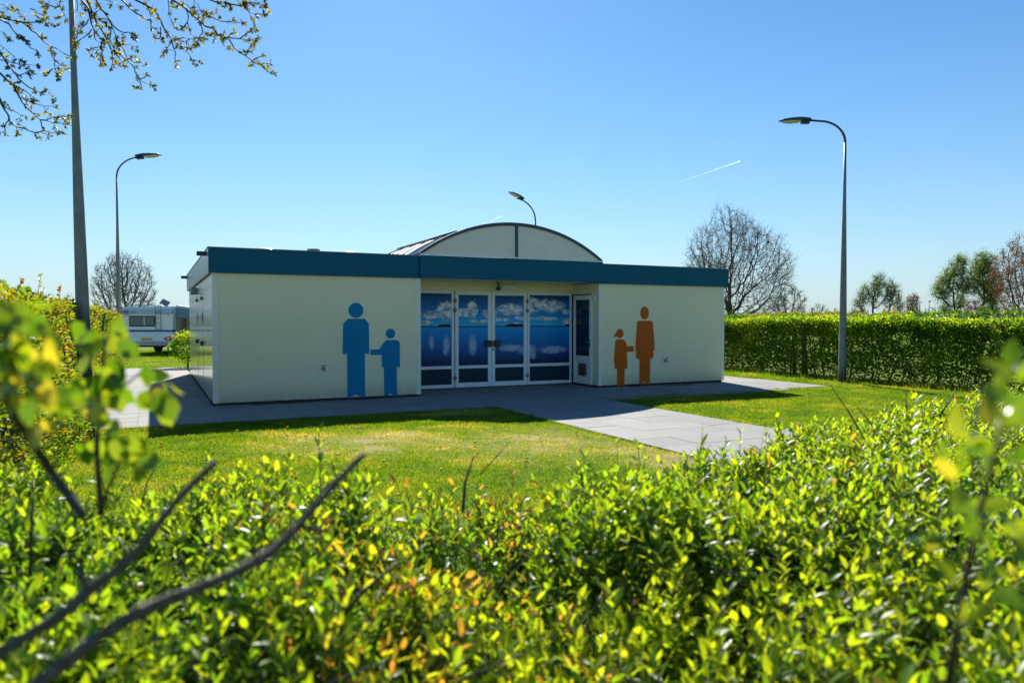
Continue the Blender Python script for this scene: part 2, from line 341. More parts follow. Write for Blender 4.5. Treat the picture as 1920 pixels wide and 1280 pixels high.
ZH = 1.42      # horizon line of the printed lake picture
def mural():
    m, t, b = mat_new('printed_lake_picture')
    sx = t.nodes.new('ShaderNodeSeparateXYZ'); g = t.nodes.new('ShaderNodeNewGeometry'); lk(t, g.outputs['Position'], sx.inputs[0])
    X = sx.outputs[0]; Z = sx.outputs[2]
    up = mth(t, 'SUBTRACT', Z, ZH)                     # height above printed horizon
    def field(zz, nz, blobs, soft):
        k = None
        for (cx, cz, rx, rz) in blobs:
            dx = mth(t, 'DIVIDE', mth(t, 'SUBTRACT', X, cx), rx); dz = mth(t, 'DIVIDE', mth(t, 'SUBTRACT', zz, cz), rz)
            e = mth(t, 'SUBTRACT', 1.0, mth(t, 'ADD', mth(t, 'MULTIPLY', dx, dx), mth(t, 'MULTIPLY', dz, dz)))
            k = e if k is None else mth(t, 'MAXIMUM', k, e)
        k = mth(t, 'MAXIMUM', k, -1.2)
        return mth(t, 'MULTIPLY', mth(t, 'ADD', k, nz), soft, clamp=True)
    blobs = [(a, b1, c * 1.05, d * 1.2) for (a, b1, c, d) in [(5.98, .36, .24, .20), (5.62, .26, .22, .08), (6.40, .32, .22, .09), (6.62, .40, .13, .19), (7.05, .30, .20, .10),
             (7.60, .40, .38, .13), (8.15, .50, .26, .17), (8.65, .50, .44, .14), (7.95, .20, .25, .05), (8.55, .19, .35, .045),
             (9.10, .36, .10, .06), (7.35, .17, .22, .04), (6.8, .13, .3, .03), (9.15, .12, .15, .07), (5.4, .10, .25, .05), (7.7, .08, .2, .02)]]
    cv = t.nodes.new('ShaderNodeCombineXYZ'); lk(t, X, cv.inputs[0]); lk(t, Z, cv.inputs[2])
    mp1 = t.nodes.new('ShaderNodeMapping'); lk(t, cv.outputs[0], mp1.inputs[0]); mp1.inputs['Scale'].default_value = (1, 1, 1.5)
    n1 = noise(t, mp1.outputs[0], 7, 8, .68, .3)
    cl = field(up, mth(t, 'MULTIPLY_ADD', n1, 3.0, -1.45), blobs, 1.7)
    shade = noise(t, mp1.outputs[0], 6, 5, .6)
    sky_c = ramp(t, mth(t, 'DIVIDE', up, .75), [(0, (.05, .55, .85)), (.25, (.015, .38, .82)), (.6, (.008, .17, .48)), (1, (.002, .06, .20))])
    wisps = noise(t, mp1.outputs[0], 14, 6, .7)
    mpw = t.nodes.new('ShaderNodeMapping'); lk(t, cv.outputs[0], mpw.inputs[0]); mpw.inputs['Scale'].default_value = (1, 1, 5)
    wf = mth(t, 'MULTIPLY', mth(t, 'MULTIPLY', mth(t, 'SUBTRACT', noise(t, mpw.outputs[0], 4, 6, .7), .48), 3.0, clamp=True), mth(t, 'SUBTRACT', .7, mth(t, 'MULTIPLY', up, 2.0), clamp=True), clamp=True)
    sky_c = mixc(t, wf, sky_c, (.20, .36, .52))
    cc = ramp(t, shade, [(.36, (.16, .25, .42)), (.50, (.62, .68, .76)), (.60, (.97, .96, .94))])
    sky_c = mixc(t, cl, sky_c, cc)
    # water with mirrored clouds broken by ripples
    mp2 = t.nodes.new('ShaderNodeMapping'); lk(t, cv.outputs[0], mp2.inputs[0]); mp2.inputs['Scale'].default_value = (1.4, 1, 20)
    rip = noise(t, mp2.outputs[0], 5, 6, .6)
    dn = mth(t, 'MULTIPLY', up, -1.0)
    wat = ramp(t, mth(t, 'ADD', mth(t, 'DIVIDE', dn, .86), mth(t, 'MULTIPLY_ADD', rip, .55, -.27)), [(0, (.01, .36, .80)), (.25, (.004, .24, .62)), (.65, (.006, .10, .33)), (1, (.006, .025, .08))])
    mir = [(5.98, .42, .10, .26), (5.62, .35, .07, .20), (6.62, .42, .12, .28), (7.6, .50, .38, .10), (8.05, .55, .30, .15), (8.75, .56, .45, .11), (8.2, .68, .10, .12)]
    mc = field(dn, mth(t, 'MULTIPLY_ADD', rip, 4.6, -2.45), mir, 1.5)
    wat = mixc(t, mth(t, 'MULTIPLY', mc, .85), wat, (.50, .58, .75))
    isw = mth(t, 'LESS_THAN', up, 0.0)
    c = mixc(t, isw, sky_c, wat)
    # far tree line
    tn = noise(t, cv.outputs[0], 26, 4, .7)
    hgt = None
    for (cx, wd, hh) in ((5.95, .20, .06), (7.72, .28, .07), (9.2, .13, .06), (6.6, .3, .015), (8.6, .5, .016), (7.2, .4, .010)):
        dx = mth(t, 'DIVIDE', mth(t, 'SUBTRACT', X, cx), wd); e = mth(t, 'MULTIPLY', mth(t, 'SUBTRACT', 1.0, mth(t, 'MULTIPLY', mth(t, 'MULTIPLY', dx, dx), mth(t, 'MULTIPLY', dx, dx))), hh)
        hgt = e if hgt is None else mth(t, 'MAXIMUM', hgt, e)
    hgt = mth(t, 'MULTIPLY', mth(t, 'MAXIMUM', hgt, .018), mth(t, 'ADD', tn, .5))
    tr = mth(t, 'MULTIPLY', mth(t, 'LESS_THAN', up, hgt), mth(t, 'GREATER_THAN', up, -.006))
    c = mixc(t, tr, c, (.006, .010, .016))
    lk(t, c, b.inputs['Base Color']); b.inputs['Roughness'].default_value = .3; b.inputs['Specular IOR Level'].default_value = .15
    return m
M['mural'] = mural()

# ------------------------------------------------------------------ ground
gm = np_mesh('ground', [(-1500, -300, -.02), (1800, -300, -.02), (1800, 2500, -.02), (-1500, 2500, -.02)], [(0, 1, 2, 3)], M['ground'])
tag(link('ground', gm), kind='structure')

# paving of separate slabs --------------------------------------------------
pav = empty('pavement'); tag(pav, kind='structure')
bed = MB()
for a in ((-.80, .97, 11.99, 26.9), (.97, 12.97, 12.03, 14.40), (4.97, 9.27, 14.40, 15.58), (5.59, 8.03, 1.0, 12.03), (12.97, 14.5, 12.3, 24.3)):
    bed.box(*a, -.05, -.013)
bed.build('sand_bed', M['sand'], pav)
slab_m = MB().box(-.5, .5, -.5, .5, -.045, 0, b=.003).build('slab', M['slab'], pav)
first = [True]
def slabs(x0, x1, y0, y1, nx, ny, skip=None):
    wx = (x1 - x0) / nx; wy = (y1 - y0) / ny
    for i in range(nx):
        for j in range(ny):
            cx, cyy = x0 + (i + .5) * wx, y0 + (j + .5) * wy
            if first[0]: o = slab_m; first[0] = False
            else: o = slab_m.copy(); COL.objects.link(o)
            o.location = (cx, cyy, random.uniform(.0, .005)); o.rotation_euler = (random.uniform(-.003, .003), random.uniform(-.003, .003), random.uniform(-.003, .003))
            o.scale = (wx - .002, wy - random.choice((.002, .002, .003, .006)), 1)
slabs(-.82, .98, 11.98, 26.98, 3, 25)
slabs(.98, 12.98, 12.02, 14.40, 20, 4)
slabs(4.98, 9.28, 14.40, 15.60, 7, 2)
slabs(5.57, 8.05, 3.02, 12.02, 4, 15)
slabs(12.98, 14.52, 12.28, 24.28, 3, 20)

# ------------------------------------------------------------------ building
bld = empty('washroom_building', (0.98, 14.34, 0))
tag(bld, 'low cream flat-roofed washroom building with dark blue fascia and arched roof over the entrance', 'building')
bld.location = (0, 0, 0)
XL, XA, XB, XR, YF, YB, YD = .98, 4.96, 9.30, 13.09, 14.34, 23.5, 15.5
ZW = 2.44
def P(name, mat, *box, b=0.0, parent=bld, **kw): return B(name, mat, parent, *box, b=b, **kw)
P('plinth', M['dark'], XL + .03, XR - .03, YD + .1, YB - .03, -.05, .06)
P('plinth', M['dark'], XL + .03, XA - .03, YF + .04, YD + .1, -.05, .06)
P('plinth', M['dark'], XB + .03, XR - .03, YF + .04, YD + .1, -.05, .06)
# walls of sandwich panels
def wall_front(x0, x1, joints):
    xs = [x0] + joints + [x1]
    for a, c in zip(xs[:-1], xs[1:]): P('wall_panel', M['cream'], a + .0015, c - .0015, YF, YF + .08, .05, ZW, b=.002)
wall_front(XL + .10, XA - .10, [])
wall_front(XB + .10, XR - .10, [])
for x in (XL, XA - .1, XB, XR - .1):
    P('corner_trim', M['cream2'], x, x + .1, YF - .006, YF + .09, .045, ZW, b=.003)
for (y0, y1) in ((YF + .09, 16.2), (16.2, 17.08), (18.02, 18.98), (19.92, 21.7), (21.7, YB)):
    P('side_panel', M['side'], XL, XL + .08, y0 + .002, y1 - .002, .05, ZW, b=.002)
P('wall', M['cream'], XR - .08, XR, YF + .09, YB, .05, ZW)
P('wall', M['cream'], XL + .08, XR - .08, YB - .08, YB, .05, ZW)
P('wall', M['cream'], XA - .08, XA, YF + .09, YD + .1, .05, ZW)
# left side doors
for (y0, y1) in ((17.08, 18.02), (18.98, 19.92)):
    P('side_panel', M['side'], XL, XL + .08, y0 + .002, y1 - .002, 2.14, ZW, b=.002)
    d = P('side_door', M['side'], XL - .003, XL + .05, y0 + .008, y1 - .008, .06, 2.125, b=.001)
    for yy in (y0, y1 - .018): P('door_gasket', M['dark'], XL - .001, XL + .05, yy + .004, yy + .010, .05, 2.13)
    B('handle', M['dark'], d, XL - .05, XL - .004, y0 + .07, y0 + .10, 1.02, 1.12, b=.005)
    B('door_closer', M['dark'], d, XL - .04, XL - .004, y0 + .12, y0 + .40, 2.02, 2.08, b=.005)
    B('lock_plate', M['steel'], d, XL - .015, XL - .004, y0 + .06, y0 + .15, 1.55, 1.72, b=.004)
P('wall_lamp', M['steel'], XL - .14, XL - .001, 19.3, 19.65, 2.20, 2.36, b=.02)
# fascias
P('fascia', M['blue'], XL - .06, XA + .10, YF - .06, YF - .02, 2.43, 2.88, b=.004)
P('fascia', M['blue'], XA - .04, XB + .04, YF - .12, YF - .08, 2.435, 2.90, b=.004)
P('fascia', M['blue'], XB - .10, XR + .07, YF - .06, YF - .02, 2.42, 2.865, b=.004)
side_blue = paint('weathered_side_fascia', (.16, .22, .25), .4, .25, 2.2, .15, streak=True, coat=.3)
P('fascia', side_blue, XL - .06, XL - .02, YF - .018, YB + .04, 2.43, 2.88, label='weathered grey-blue fascia board along the left side')
P('fascia', M['blue'], XR + .03, XR + .07, YF - .018, YB + .04, 2.42, 2.865)
P('fascia', M['blue'], XL - .018, XR + .028, YB + .0, YB + .04, 2.43, 2.88)
P('fascia_cap', M['steel'], XL - .07, XA - .045, YF - .07, YF + .03, 2.882, 2.897)
P('fascia_cap', M['steel'], XB + .045, XR + .08, YF - .07, YF + .03, 2.867, 2.882)
P('fascia_cap', M['steel'], XL - .07, XL + .03, YF + .032, YB, 2.882, 2.897)
P('roof', M['roofing'], XL - .015, XR + .025, YF - .015, YB - .005, 2.52, 2.80)
# soffit and recess
P('soffit', M['cream2'], XA - .0, XB, YF - .08, YD + .05, 2.452, 2.50)
P('lintel_panel', M['cream'], XA, XB - .0, YD + .01, YD + .09, 2.235, 2.45)
P('return_wall', M['cream'], XB, XB + .08, YF + .10, 14.60, .05, ZW)
P('return_wall', M['cream'], XB, XB + .08, 14.60, YD + .08, 2.20, ZW - .002)
P('threshold', M['darksteel'], XA + .0, XB, YD - .02, YD + .12, -.02, .035)
def wframe(parent, x0, x1, z0, z1, y, wd, dp, rails, name='frame'):
    m = MB(); m.box(x0, x0 + wd, y, y + dp, z0, z1, b=.004); m.box(x1 - wd, x1, y, y + dp, z0, z1, b=.004)
    m.box(x0 + wd, x1 - wd, y, y + dp, z1 - wd, z1, b=.004); m.box(x0 + wd, x1 - wd, y, y + dp, z0, z0 + wd * 1.25, b=.004)
    for r in rails: m.box(x0 + wd, x1 - wd, y, y + dp, r - .035, r + .035, b=.004)
    return m.build(name, M['white'], parent)
def glazed(name, x0, x1, wd, y, door=False, **kw):
    e = wframe(bld, x0, x1, .035, 2.235, y, wd, .06, [.50], name)
    tag(e, **kw) if kw else None
    B('printed_pane', M['mural'], e, x0 + wd - .005, x1 - wd + .005, y + .02, y + .04, .535, 2.235 - wd + .005)
    B('lower_pane', M['darkpane'], e, x0 + wd - .005, x1 - wd + .005, y + .02, y + .04, .035 + wd, .465)
    return e
glazed('window', XA + .005, 6.16, .06, YD, label='fixed glazed panel left of the double door')
d1 = glazed('door', 6.18, 7.085, .085, YD - .015, label='left leaf of the double entrance door')
d2 = glazed('door', 7.095, 8.02, .085, YD - .015, label='right leaf of the double entrance door')
glazed('window', 8.04, 9.27, .06, YD, label='fixed glazed panel right of the double door')
for d, x0, x1 in ((d1, 6.92, 7.075), (d2, 7.125, 7.28)):
    B('push_handle', M['dark'], d, x0, x1, YD - .11, YD - .06, .96, 1.11, b=.012)
    MB().box((x0 + x1) / 2 - .02, (x0 + x1) / 2 + .02, YD - .062, YD - .014, .99, 1.08).build('handle_mount', M['steel'], d)
B('lock_cylinder', M['darksteel'], d2, 7.12, 7.145, YD - .028, YD - .013, .86, .92, b=.004)
for d, x in ((d1, 6.175), (d2, 8.025)):
    for z in (2.02, 1.80, .26):
        MB().tube([(x, YD - .035, z - .055), (x, YD - .035, z + .055)], .013, 8).box(x - .045, x + .045, YD - .022, YD - .001, z - .03, z + .03).build('hinge', M['steel'], d)
P('light_fitting', M['white'], 7.32, 7.72, YD - .10, YD + .009, 2.30, 2.40, b=.02)
MB().tube([(7.22, YD - .02, 2.45), (7.22, YD - .12, 2.44), (7.20, YD - .14, 2.33)], .018, 8).box(7.165, 7.235, YD - .2, YD - .10, 2.26, 2.34, b=.008).build('door_sensor', M['dark'], bld)
# service door in the return wall
sdoor = MB()
ya, yb = 14.62, 15.44
sdoor.box(XB - .03, XB + .03, ya, ya + .09, .05, 2.17, b=.004).box(XB - .03, XB + .03, yb - .09, yb, .05, 2.17, b=.004)
sdoor.box(XB - .03, XB + .03, ya + .09, yb - .09, 2.06, 2.17, b=.004).box(XB - .03, XB + .03, ya + .09, yb - .09, .05, .17, b=.004).box(XB - .03, XB + .03, ya + .09, yb - .09, .62, .72, b=.004)
sdo = sdoor.build('service_door', M['white'], bld, label='narrow white glazed service door in the side of the entrance recess')
B('pane', M['glass'], sdo, XB - .005, XB + .01, ya + .085, yb - .085, .715, 2.065)
B('infill_panel', M['cream2'], sdo, XB - .004, XB + .012, ya + .085, yb - .085, .165, .625)
B('vent_grille', M['steel'], sdo, XB - .02, XB - .005, ya + .24, yb - .24, .24, .54)
for k in range(9): B('louvre', M['darksteel'], sdo, XB - .032, XB - .021, ya + .26, yb - .26, .255 + k * .031, .272 + k * .031)
MB().tube([(XB - .03, ya + .045, 1.06), (XB - .075, ya + .045, 1.06), (XB - .075, ya + .16, 1.06)], .011, 8).box(XB - .038, XB - .029, ya + .03, ya + .06, .93, 1.12).build('handle', M['steel'], sdo)
for z in (1.9, 1.68, .3): MB().tube([(XB - .045, yb - .01, z - .06), (XB - .045, yb - .01, z + .06)], .014, 8).build('hinge', M['steel'], sdo)
P('door_surround', M['white'], XB - .012, XB + .05, 14.602, 14.618, .05, 2.199)
P('switch_box', M['cream2'], XB - .03, XB - .001, 14.47, 14.56, 1.98, 2.18, b=.006)
# arched roof
R_A = 3.72; XM = (4.9 + 9.31) / 2; ZB = 2.93
def arc(x, off=0): return ZB + .72 - R_A + math.sqrt(max(0, (R_A + off) ** 2 - (x - XM) ** 2))
N = 40; xs = [4.9 + (9.31 - 4.9) * i / N for i in range(N + 1)]
YV0, YV1 = YF - .10, 18.1
m = MB()
vs = []; fs = []
for i, x in enumerate(xs):
    for y in (YV0, YV1):
        vs += [(x, y, arc(x)), (x, y, arc(x) - .03)]
for i in range(N):
    a = i * 4; b_ = a + 4
    fs += [(a, b_, b_ + 2, a + 2), (a + 1, a + 3, b_ + 3, b_ + 1), (a, a + 1, b_ + 1, b_), (a + 2, b_ + 2, b_ + 3, a + 3)]
m.add(vs, fs, True); vault = m.build('arched_roof', M['roofmetal'], bld)
def archstrip(y0, y1, z0, z1, name, mat, parent):
    mm = MB(); vs = []
    for x in xs:
        vs += [(x, y0, arc(x) + z1), (x, y1, arc(x) + z1), (x, y1, arc(x) + z0), (x, y0, arc(x) + z0)]
    fs = [(i * 4 + k, i * 4 + (k + 1) % 4, (i + 1) * 4 + (k + 1) % 4, (i + 1) * 4 + k) for i in range(N) for k in range(4)] + [(0, 1, 2, 3), (N * 4, N * 4 + 3, N * 4 + 2, N * 4 + 1)]
    mm.add(vs, fs); return mm.build(name, mat, parent)
for k in range(1, 5): archstrip(YV0 + k * .80 - .012, YV0 + k * .80 + .012, .002, .022, 'seam', M['darksteel'], vault)
archstrip(YV0 - .035, YV0 + .05, -.04, .03, 'arch_trim', M['darksteel'], bld)
archstrip(YV1 - .05, YV1 + .035, -.04, .035, 'arch_trim', M['darksteel'], bld)
for (xa, xb) in ((4.93, 7.075), (7.145, 9.28)):
    n = 20; px = [xa + (xb - xa) * i / n for i in range(n + 1)]
    poly = [(xa, 2.915)] + [(x, max(2.925, arc(x) - .041)) for x in px] + [(xb, 2.915)]
    MB().prism(poly, lambda p: (p[0], YV0 - .012, p[1]), lambda p: (p[0], YV0 + .02, p[1])).build('gable_panel', M['gable'], bld)
P('gable_mullion', M['darksteel'], 7.08, 7.14, YV0 - .03, YV0 + .03, 2.90, arc(7.1) - .05)
P('gable_sill', M['white'], 4.90, 9.31, YV0 - .05, YV0 - .013, 2.903, 2.932)
xr = 5.74
MB().tube([(xr, YV0 + .06, arc(xr) + .03), (xr, YV1 + .3, arc(xr) + .03)], .028, 6).build('roof_rail', M['darksteel'], bld)
# roof fittings
def dome(x, y, r, h, z=2.80):
    mm = MB(); n = 16; rings = 6; vs = []
    for i in range(rings + 1):
        a = (math.pi / 2) * i / rings
        for k in range(n):
            t_ = 2 * math.pi * k / n; c_ = math.cos(t_); s_ = math.sin(t_); q = max(abs(c_), abs(s_)) ** .6
            vs.append((x + r * math.cos(a) * c_ / q, y + r * math.cos(a) * s_ / q, z + .10 + h * math.sin(a)))
    fs = [(i * n + k, i * n + (k + 1) % n, (i + 1) * n + (k + 1) % n, (i + 1) * n + k) for i in range(rings) for k in range(n)]
    mm.add(vs, fs, True); o = mm.build('skylight', M['dome'], bld)
    MB().box(x - r * 1.02, x + r * 1.02, y - r * 1.02, y + r * 1.02, z - .002, z + .10).build('kerb', M['steel'], o)
dome(2.2, 16.8, .42, .27); dome(4.24, 17.4, .40, .33); dome(12.3, 16.8, .42, .22)
mm = MB().tube([(3.24, 16.6, 2.80), (3.24, 16.6, 3.08)], .10, 14).tube([(3.24, 16.6, 3.11), (3.24, 16.6, 3.15)], .14, 14).tube([(3.24, 16.6, 3.05), (3.24, 16.6, 3.12)], .05, 8)
mm.build('roof_vent', M['steel'], bld)
for i, x in enumerate((3.62, 3.76, 4.52, 4.64)): MB().tube([(x, 16.9, 2.8), (x, 16.9, 3.08)], .010, 6).tube([(x, 16.9, 3.05), (x, 16.9, 3.10)], .025, 6).build('dome_bolt', M['dark'], bld)
for y in (14.9, 23.2): P('rain_spout', M['darksteel'], XL - .22, XL - .061, y, y + .09, 2.78, 2.86, b=.004)
# taps and floor grates
for x, z, sg in ((2.97, .63, 1), (11.21, .59, 1)):
    MB().tube([(x, YF, z), (x, YF - .10, z), (x, YF - .12, z - .05)], .013, 8).tube([(x, YF - .075, z), (x, YF - .075, z + .06)], .009, 8).box(x - .045, x + .045, YF - .085, YF - .065, z + .055, z + .072).tube([(x, YF - .006, z), (x, YF, z)], .03, 12).build('outdoor_tap', M['steel'], bld)
for (xa, xb, y0) in ((1.62, 2.75, YF - .16), (3.6, 4.0, YF - .13), (10.1, 10.5, YF - .14), (11.0, 11.9, YF - .30)):
    e = P('floor_grate', M['dark'], xa, xb, y0, y0 + .13, -.02, .0065)
    k = int((xb - xa) / .05); mmm = MB()
    for i in range(k): mmm.box(xa + .01 + i * .05, xa + .025 + i * .05, y0 + .01, y0 + .12, .0066, .011)
    mmm.build('grate_bars', M['darksteel'], e)

# pictograms: printed figures on the wall -------------------------------------
def rect(x0, x1, z0, z1): return [(x0, z0), (x1, z0), (x1, z1), (x0, z1)]
def ell(cx, cz, rx, rz, n=28): return [(cx + rx * math.cos(2 * math.pi * i / n), cz + rz * math.sin(2 * math.pi * i / n)) for i in range(n)]
def rnd(poly, rads, n=4):
    out = []; L = len(poly)
    for i, (x, z) in enumerate(poly):
        r = rads[i] if hasattr(rads, '__len__') else rads
        if r <= 0: out.append((x, z)); continue
        p0 = Vector(poly[i - 1]); p = Vector((x, z)); p1 = Vector(poly[(i + 1) % L])
        a = (p0 - p); b_ = (p1 - p); r_ = min(r, a.length * .49, b_.length * .49); a = p + a.normalized() * r_; b_ = p + b_.normalized() * r_
        for k in range(n + 1):
            t_ = k / n; q = a * (1 - t_) ** 2 + p * 2 * t_ * (1 - t_) + b_ * t_ ** 2; out.append((q.x, q.y))
    return out
def figure(label, mat, head, body, x):
    o = empty('pictogram_sign', (x, YF, 0)); tag(o, label, 'pictogram sign', 'pictogram figures on the front walls')
    def pl(nm, poly): return MB().prism([(p[0] - x, p[1]) for p in poly], lambda p: (p[0], -.0065, p[1]), lambda p: (p[0], -.0005, p[1])).build(nm, mat, o)
    pl('head', head); pl('body', body)
figure('large blue man pictogram on the left cream wall', M['picblue'], ell(3.615, 1.765, .148, .15),
       [(3.46, 1.60), (3.36, 1.50), (3.345, .90), (3.40, .90), (3.435, .915), (3.435, .03), (3.475, .03), (3.515, .075), (3.56, .075), (3.605, .11), (3.65, .075), (3.70, .075), (3.745, .03), (3.79, .03), (3.79, .905), (3.88, .90), (3.875, 1.50), (3.79, 1.60)], 3.6)
figure('small blue boy pictogram holding out a hand to the blue man', M['picblue'], ell(4.315, 1.30, .098, .10),
       [(4.23, 1.17), (4.18, 1.12), (4.08, .985), (3.905, .985), (3.905, .875), (4.13, .875), (4.135, .62), (4.175, .62), (4.18, .045), (4.215, .045), (4.26, .065), (4.31, .10), (4.355, .065), (4.41, .045), (4.45, .045), (4.445, .62), (4.51, .62), (4.51, 1.12), (4.45, 1.17)], 4.3)
figure('large orange woman pictogram on the right cream wall', M['picorange'], ell(10.60, 1.745, .125, .155),
       rnd([(10.385, 1.56), (10.33, .84), (10.375, .84), (10.345, .73), (10.38, .65), (10.455, .64), (10.455, .06), (10.50, .02), (10.56, .02), (10.605, .13), (10.65, .02), (10.73, .02), (10.765, .06), (10.77, .64), (10.845, .65), (10.88, .73), (10.85, .84), (10.905, .84), (10.89, 1.10), (10.84, 1.56)],
           [.07, .01, .0, .05, .05, .0, .04, .04, .04, .0, .04, .04, .04, .0, .05, .05, 0, .01, .02, .07]), 10.6)
figure('small orange girl pictogram with a ponytail holding the woman\'s hand', M['picorange'],
       [(9.72, 1.205), (9.745, 1.175), (9.785, 1.19)] + [(9.885 + .105 * math.cos(a), 1.26 + .11 * math.sin(a)) for a in [math.pi * (1.22 + 1.40 * k / 20) for k in range(21)]],
       rnd([(9.765, 1.12), (9.72, .58), (9.75, .57), (9.735, .45), (9.80, .42), (9.815, .42), (9.815, .03), (9.87, .0), (9.915, .06), (9.96, .0), (10.025, .03), (10.03, .42), (10.085, .42), (10.11, .50), (10.085, .825), (10.285, .825), (10.285, .955), (10.11, .955), (10.015, 1.12)],
           [.05, .01, 0, .04, .02, 0, .03, .04, 0, .04, .03, 0, .03, .04, 0, 0, 0, 0, .06]), 9.9)

# ------------------------------------------------------------------ lamp posts
def lamp_post(base, label, H, arm_dir, reach, r0=.10, lean=0.0, hood_tilt=0.0, rise=.55, pm='pole'):
    o = empty('street_lamp', base); tag(o, label, 'street lamp', 'street lamps around the washroom building')
    a = Vector((arm_dir[0], arm_dir[1], 0)).normalized(); zt = H - rise
    prof = [(0, r0), (.05, r0), (1.2, r0 * .93), (3.0, r0 * .70), (4.6, r0 * .42), (zt, r0 * .30)]
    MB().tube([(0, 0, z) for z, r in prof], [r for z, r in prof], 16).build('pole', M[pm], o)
    rr = rise; pts = []
    for k in range(13):
        t_ = k / 12 * math.pi / 2; pts.append(Vector((0, 0, zt)) + a * (rr * 1.15 * (1 - math.cos(t_))) + Vector((0, 0, rr * math.sin(t_) * .96)))
    end = pts[-1] + a * (reach - rr * 1.15) + Vector((0, 0, .02)); pts.append(end)
    MB().tube(pts, [r0 * .30 + .0] * 4 + [r0 * .27] * 10, 10).build('arm', M['darksteel'], o)
    # lantern: boat-shaped housing with a clear bowl below
    side = Vector((-a.y, a.x, 0)); ax = (a + Vector((0, 0, hood_tilt))).normalized(); up = side.cross(ax) * -1
    if up.z < 0: up = -up
    h = MB(); n = 10; L = .80; sec = [(-.02, .07, .055), (.0, .085, .075), (.22, .12, .10), (.45, .14, .09), (.68, .10, .06), (.80, .015, .012)]
    vs = []
    for (s_, wd, ht) in sec:
        for k in range(n + 1):
            t_ = math.pi * k / n; vs.append(end + ax * s_ + side * (wd * math.cos(t_)) + up * (ht * math.sin(t_) - .005 - .02 * (s_ / L)))
    fs = [(i * (n + 1) + k, i * (n + 1) + k + 1, (i + 1) * (n + 1) + k + 1, (i + 1) * (n + 1) + k) for i in range(len(sec) - 1) for k in range(n)]
    fs += [(i * (n + 1), (i + 1) * (n + 1), (i + 1) * (n + 1) + n, i * (n + 1) + n) for i in range(len(sec) - 1)] + [tuple(range(n + 1))]
    h.add(vs, fs, False); h.build('lamp_housing', M['darksteel'], o)
    g_ = MB(); vs = []
    for (s_, wd, ht) in [(.24, .09, .02), (.30, .105, .05), (.50, .12, .062), (.66, .08, .04), (.74, .02, .005)]:
        for k in range(n + 1):
            t_ = math.pi * k / n; vs.append(end + ax * s_ + side * (wd * math.cos(t_)) - up * (ht * math.sin(t_) + .012 + .02 * (s_ / L)))
    fs = [(i * (n + 1) + k, i * (n + 1) + k + 1, (i + 1) * (n + 1) + k + 1, (i + 1) * (n + 1) + k) for i in range(4) for k in range(n)]
    g_.add(vs, fs, True).build('lamp_bowl', M['lens'], o)
    c_ = end + ax * .12 - up * .05
    MB().box(-.10, .10, -.05, .05, -.035, .035).build('gear_box', M['dark'], o).matrix_local = Matrix.Translation(c_) @ Matrix((ax, side, up)).transposed().to_4x4()
    o.rotation_euler = (0, lean, 0)
    return o
lamp_post((15.78, 12.98, 0), 'tall grey street lamp on the lawn in front of the right hedge', 6.62, (-RV.x, -RV.y), .90, .10)
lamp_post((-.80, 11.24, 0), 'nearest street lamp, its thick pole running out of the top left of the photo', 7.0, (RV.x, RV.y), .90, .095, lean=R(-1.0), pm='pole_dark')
lamp_post((-.94, 25.9, 0), 'street lamp standing between the left hedge and the caravan', 6.65, (RV.x, RV.y), .62, .085, hood_tilt=.10, rise=.62)
lamp_post((14.3, 26.86, 0), 'street lamp rising behind the arched roof of the building', 6.55, (-RV.x * .75 - FH.x * .6, -RV.y * .75 - FH.y * .6), .66, .105, hood_tilt=.30, rise=.85)

# ------------------------------------------------------------------ vegetation builders
def leaves_mesh(name, P0, D, Nn, L, Wd, tint, mat, simple=False, fold=.25, curl=.15):
    """P0 base, D direction (unit), Nn approx normal, L length, Wd half width; returns mesh"""
    n = len(P0); D = D / (np.linalg.norm(D, axis=1, keepdims=True) + 1e-9)
    Sd = np.cross(D, Nn); Sd /= (np.linalg.norm(Sd, axis=1, keepdims=True) + 1e-9); Nn = np.cross(Sd, D)
    L = L[:, None]; Wd = Wd[:, None]
    if simple:
        V = np.stack([P0, P0 + D * L * .5 + Sd * Wd + Nn * Wd * fold, P0 + D * L - Nn * L * curl * .6, P0 + D * L * .5 - Sd * Wd + Nn * Wd * fold], 1)
        k = 4; T = [(0, 1, 2), (0, 2, 3)]
    else:
        m1 = P0 + D * L * .5 - Nn * L * curl * .1
        V = np.stack([P0, m1, P0 + D * L - Nn * L * curl,
                      P0 + D * L * .28 + Sd * Wd * .85 + Nn * Wd * fold, P0 + D * L * .66 + Sd * Wd * .85 + Nn * (Wd * fold - L * curl * .35),
                      P0 + D * L * .28 - Sd * Wd * .85 + Nn * Wd * fold, P0 + D * L * .66 - Sd * Wd * .85 + Nn * (Wd * fold - L * curl * .35)], 1)
        k = 7; T = [(0, 3, 1), (3, 4, 1), (4, 2, 1), (0, 1, 5), (5, 1, 6), (6, 1, 2)]
    T = np.array(T); Fc = (np.arange(n)[:, None, None] * k + T[None]).reshape(-1, 3)
    return np_mesh(name, V.reshape(-1, 3), Fc, mat, {'tint': np.repeat(tint, k)}, smooth=not simple)
def runit(n):
    v = rng.normal(size=(n, 3)); return v / np.linalg.norm(v, axis=1, keepdims=True)

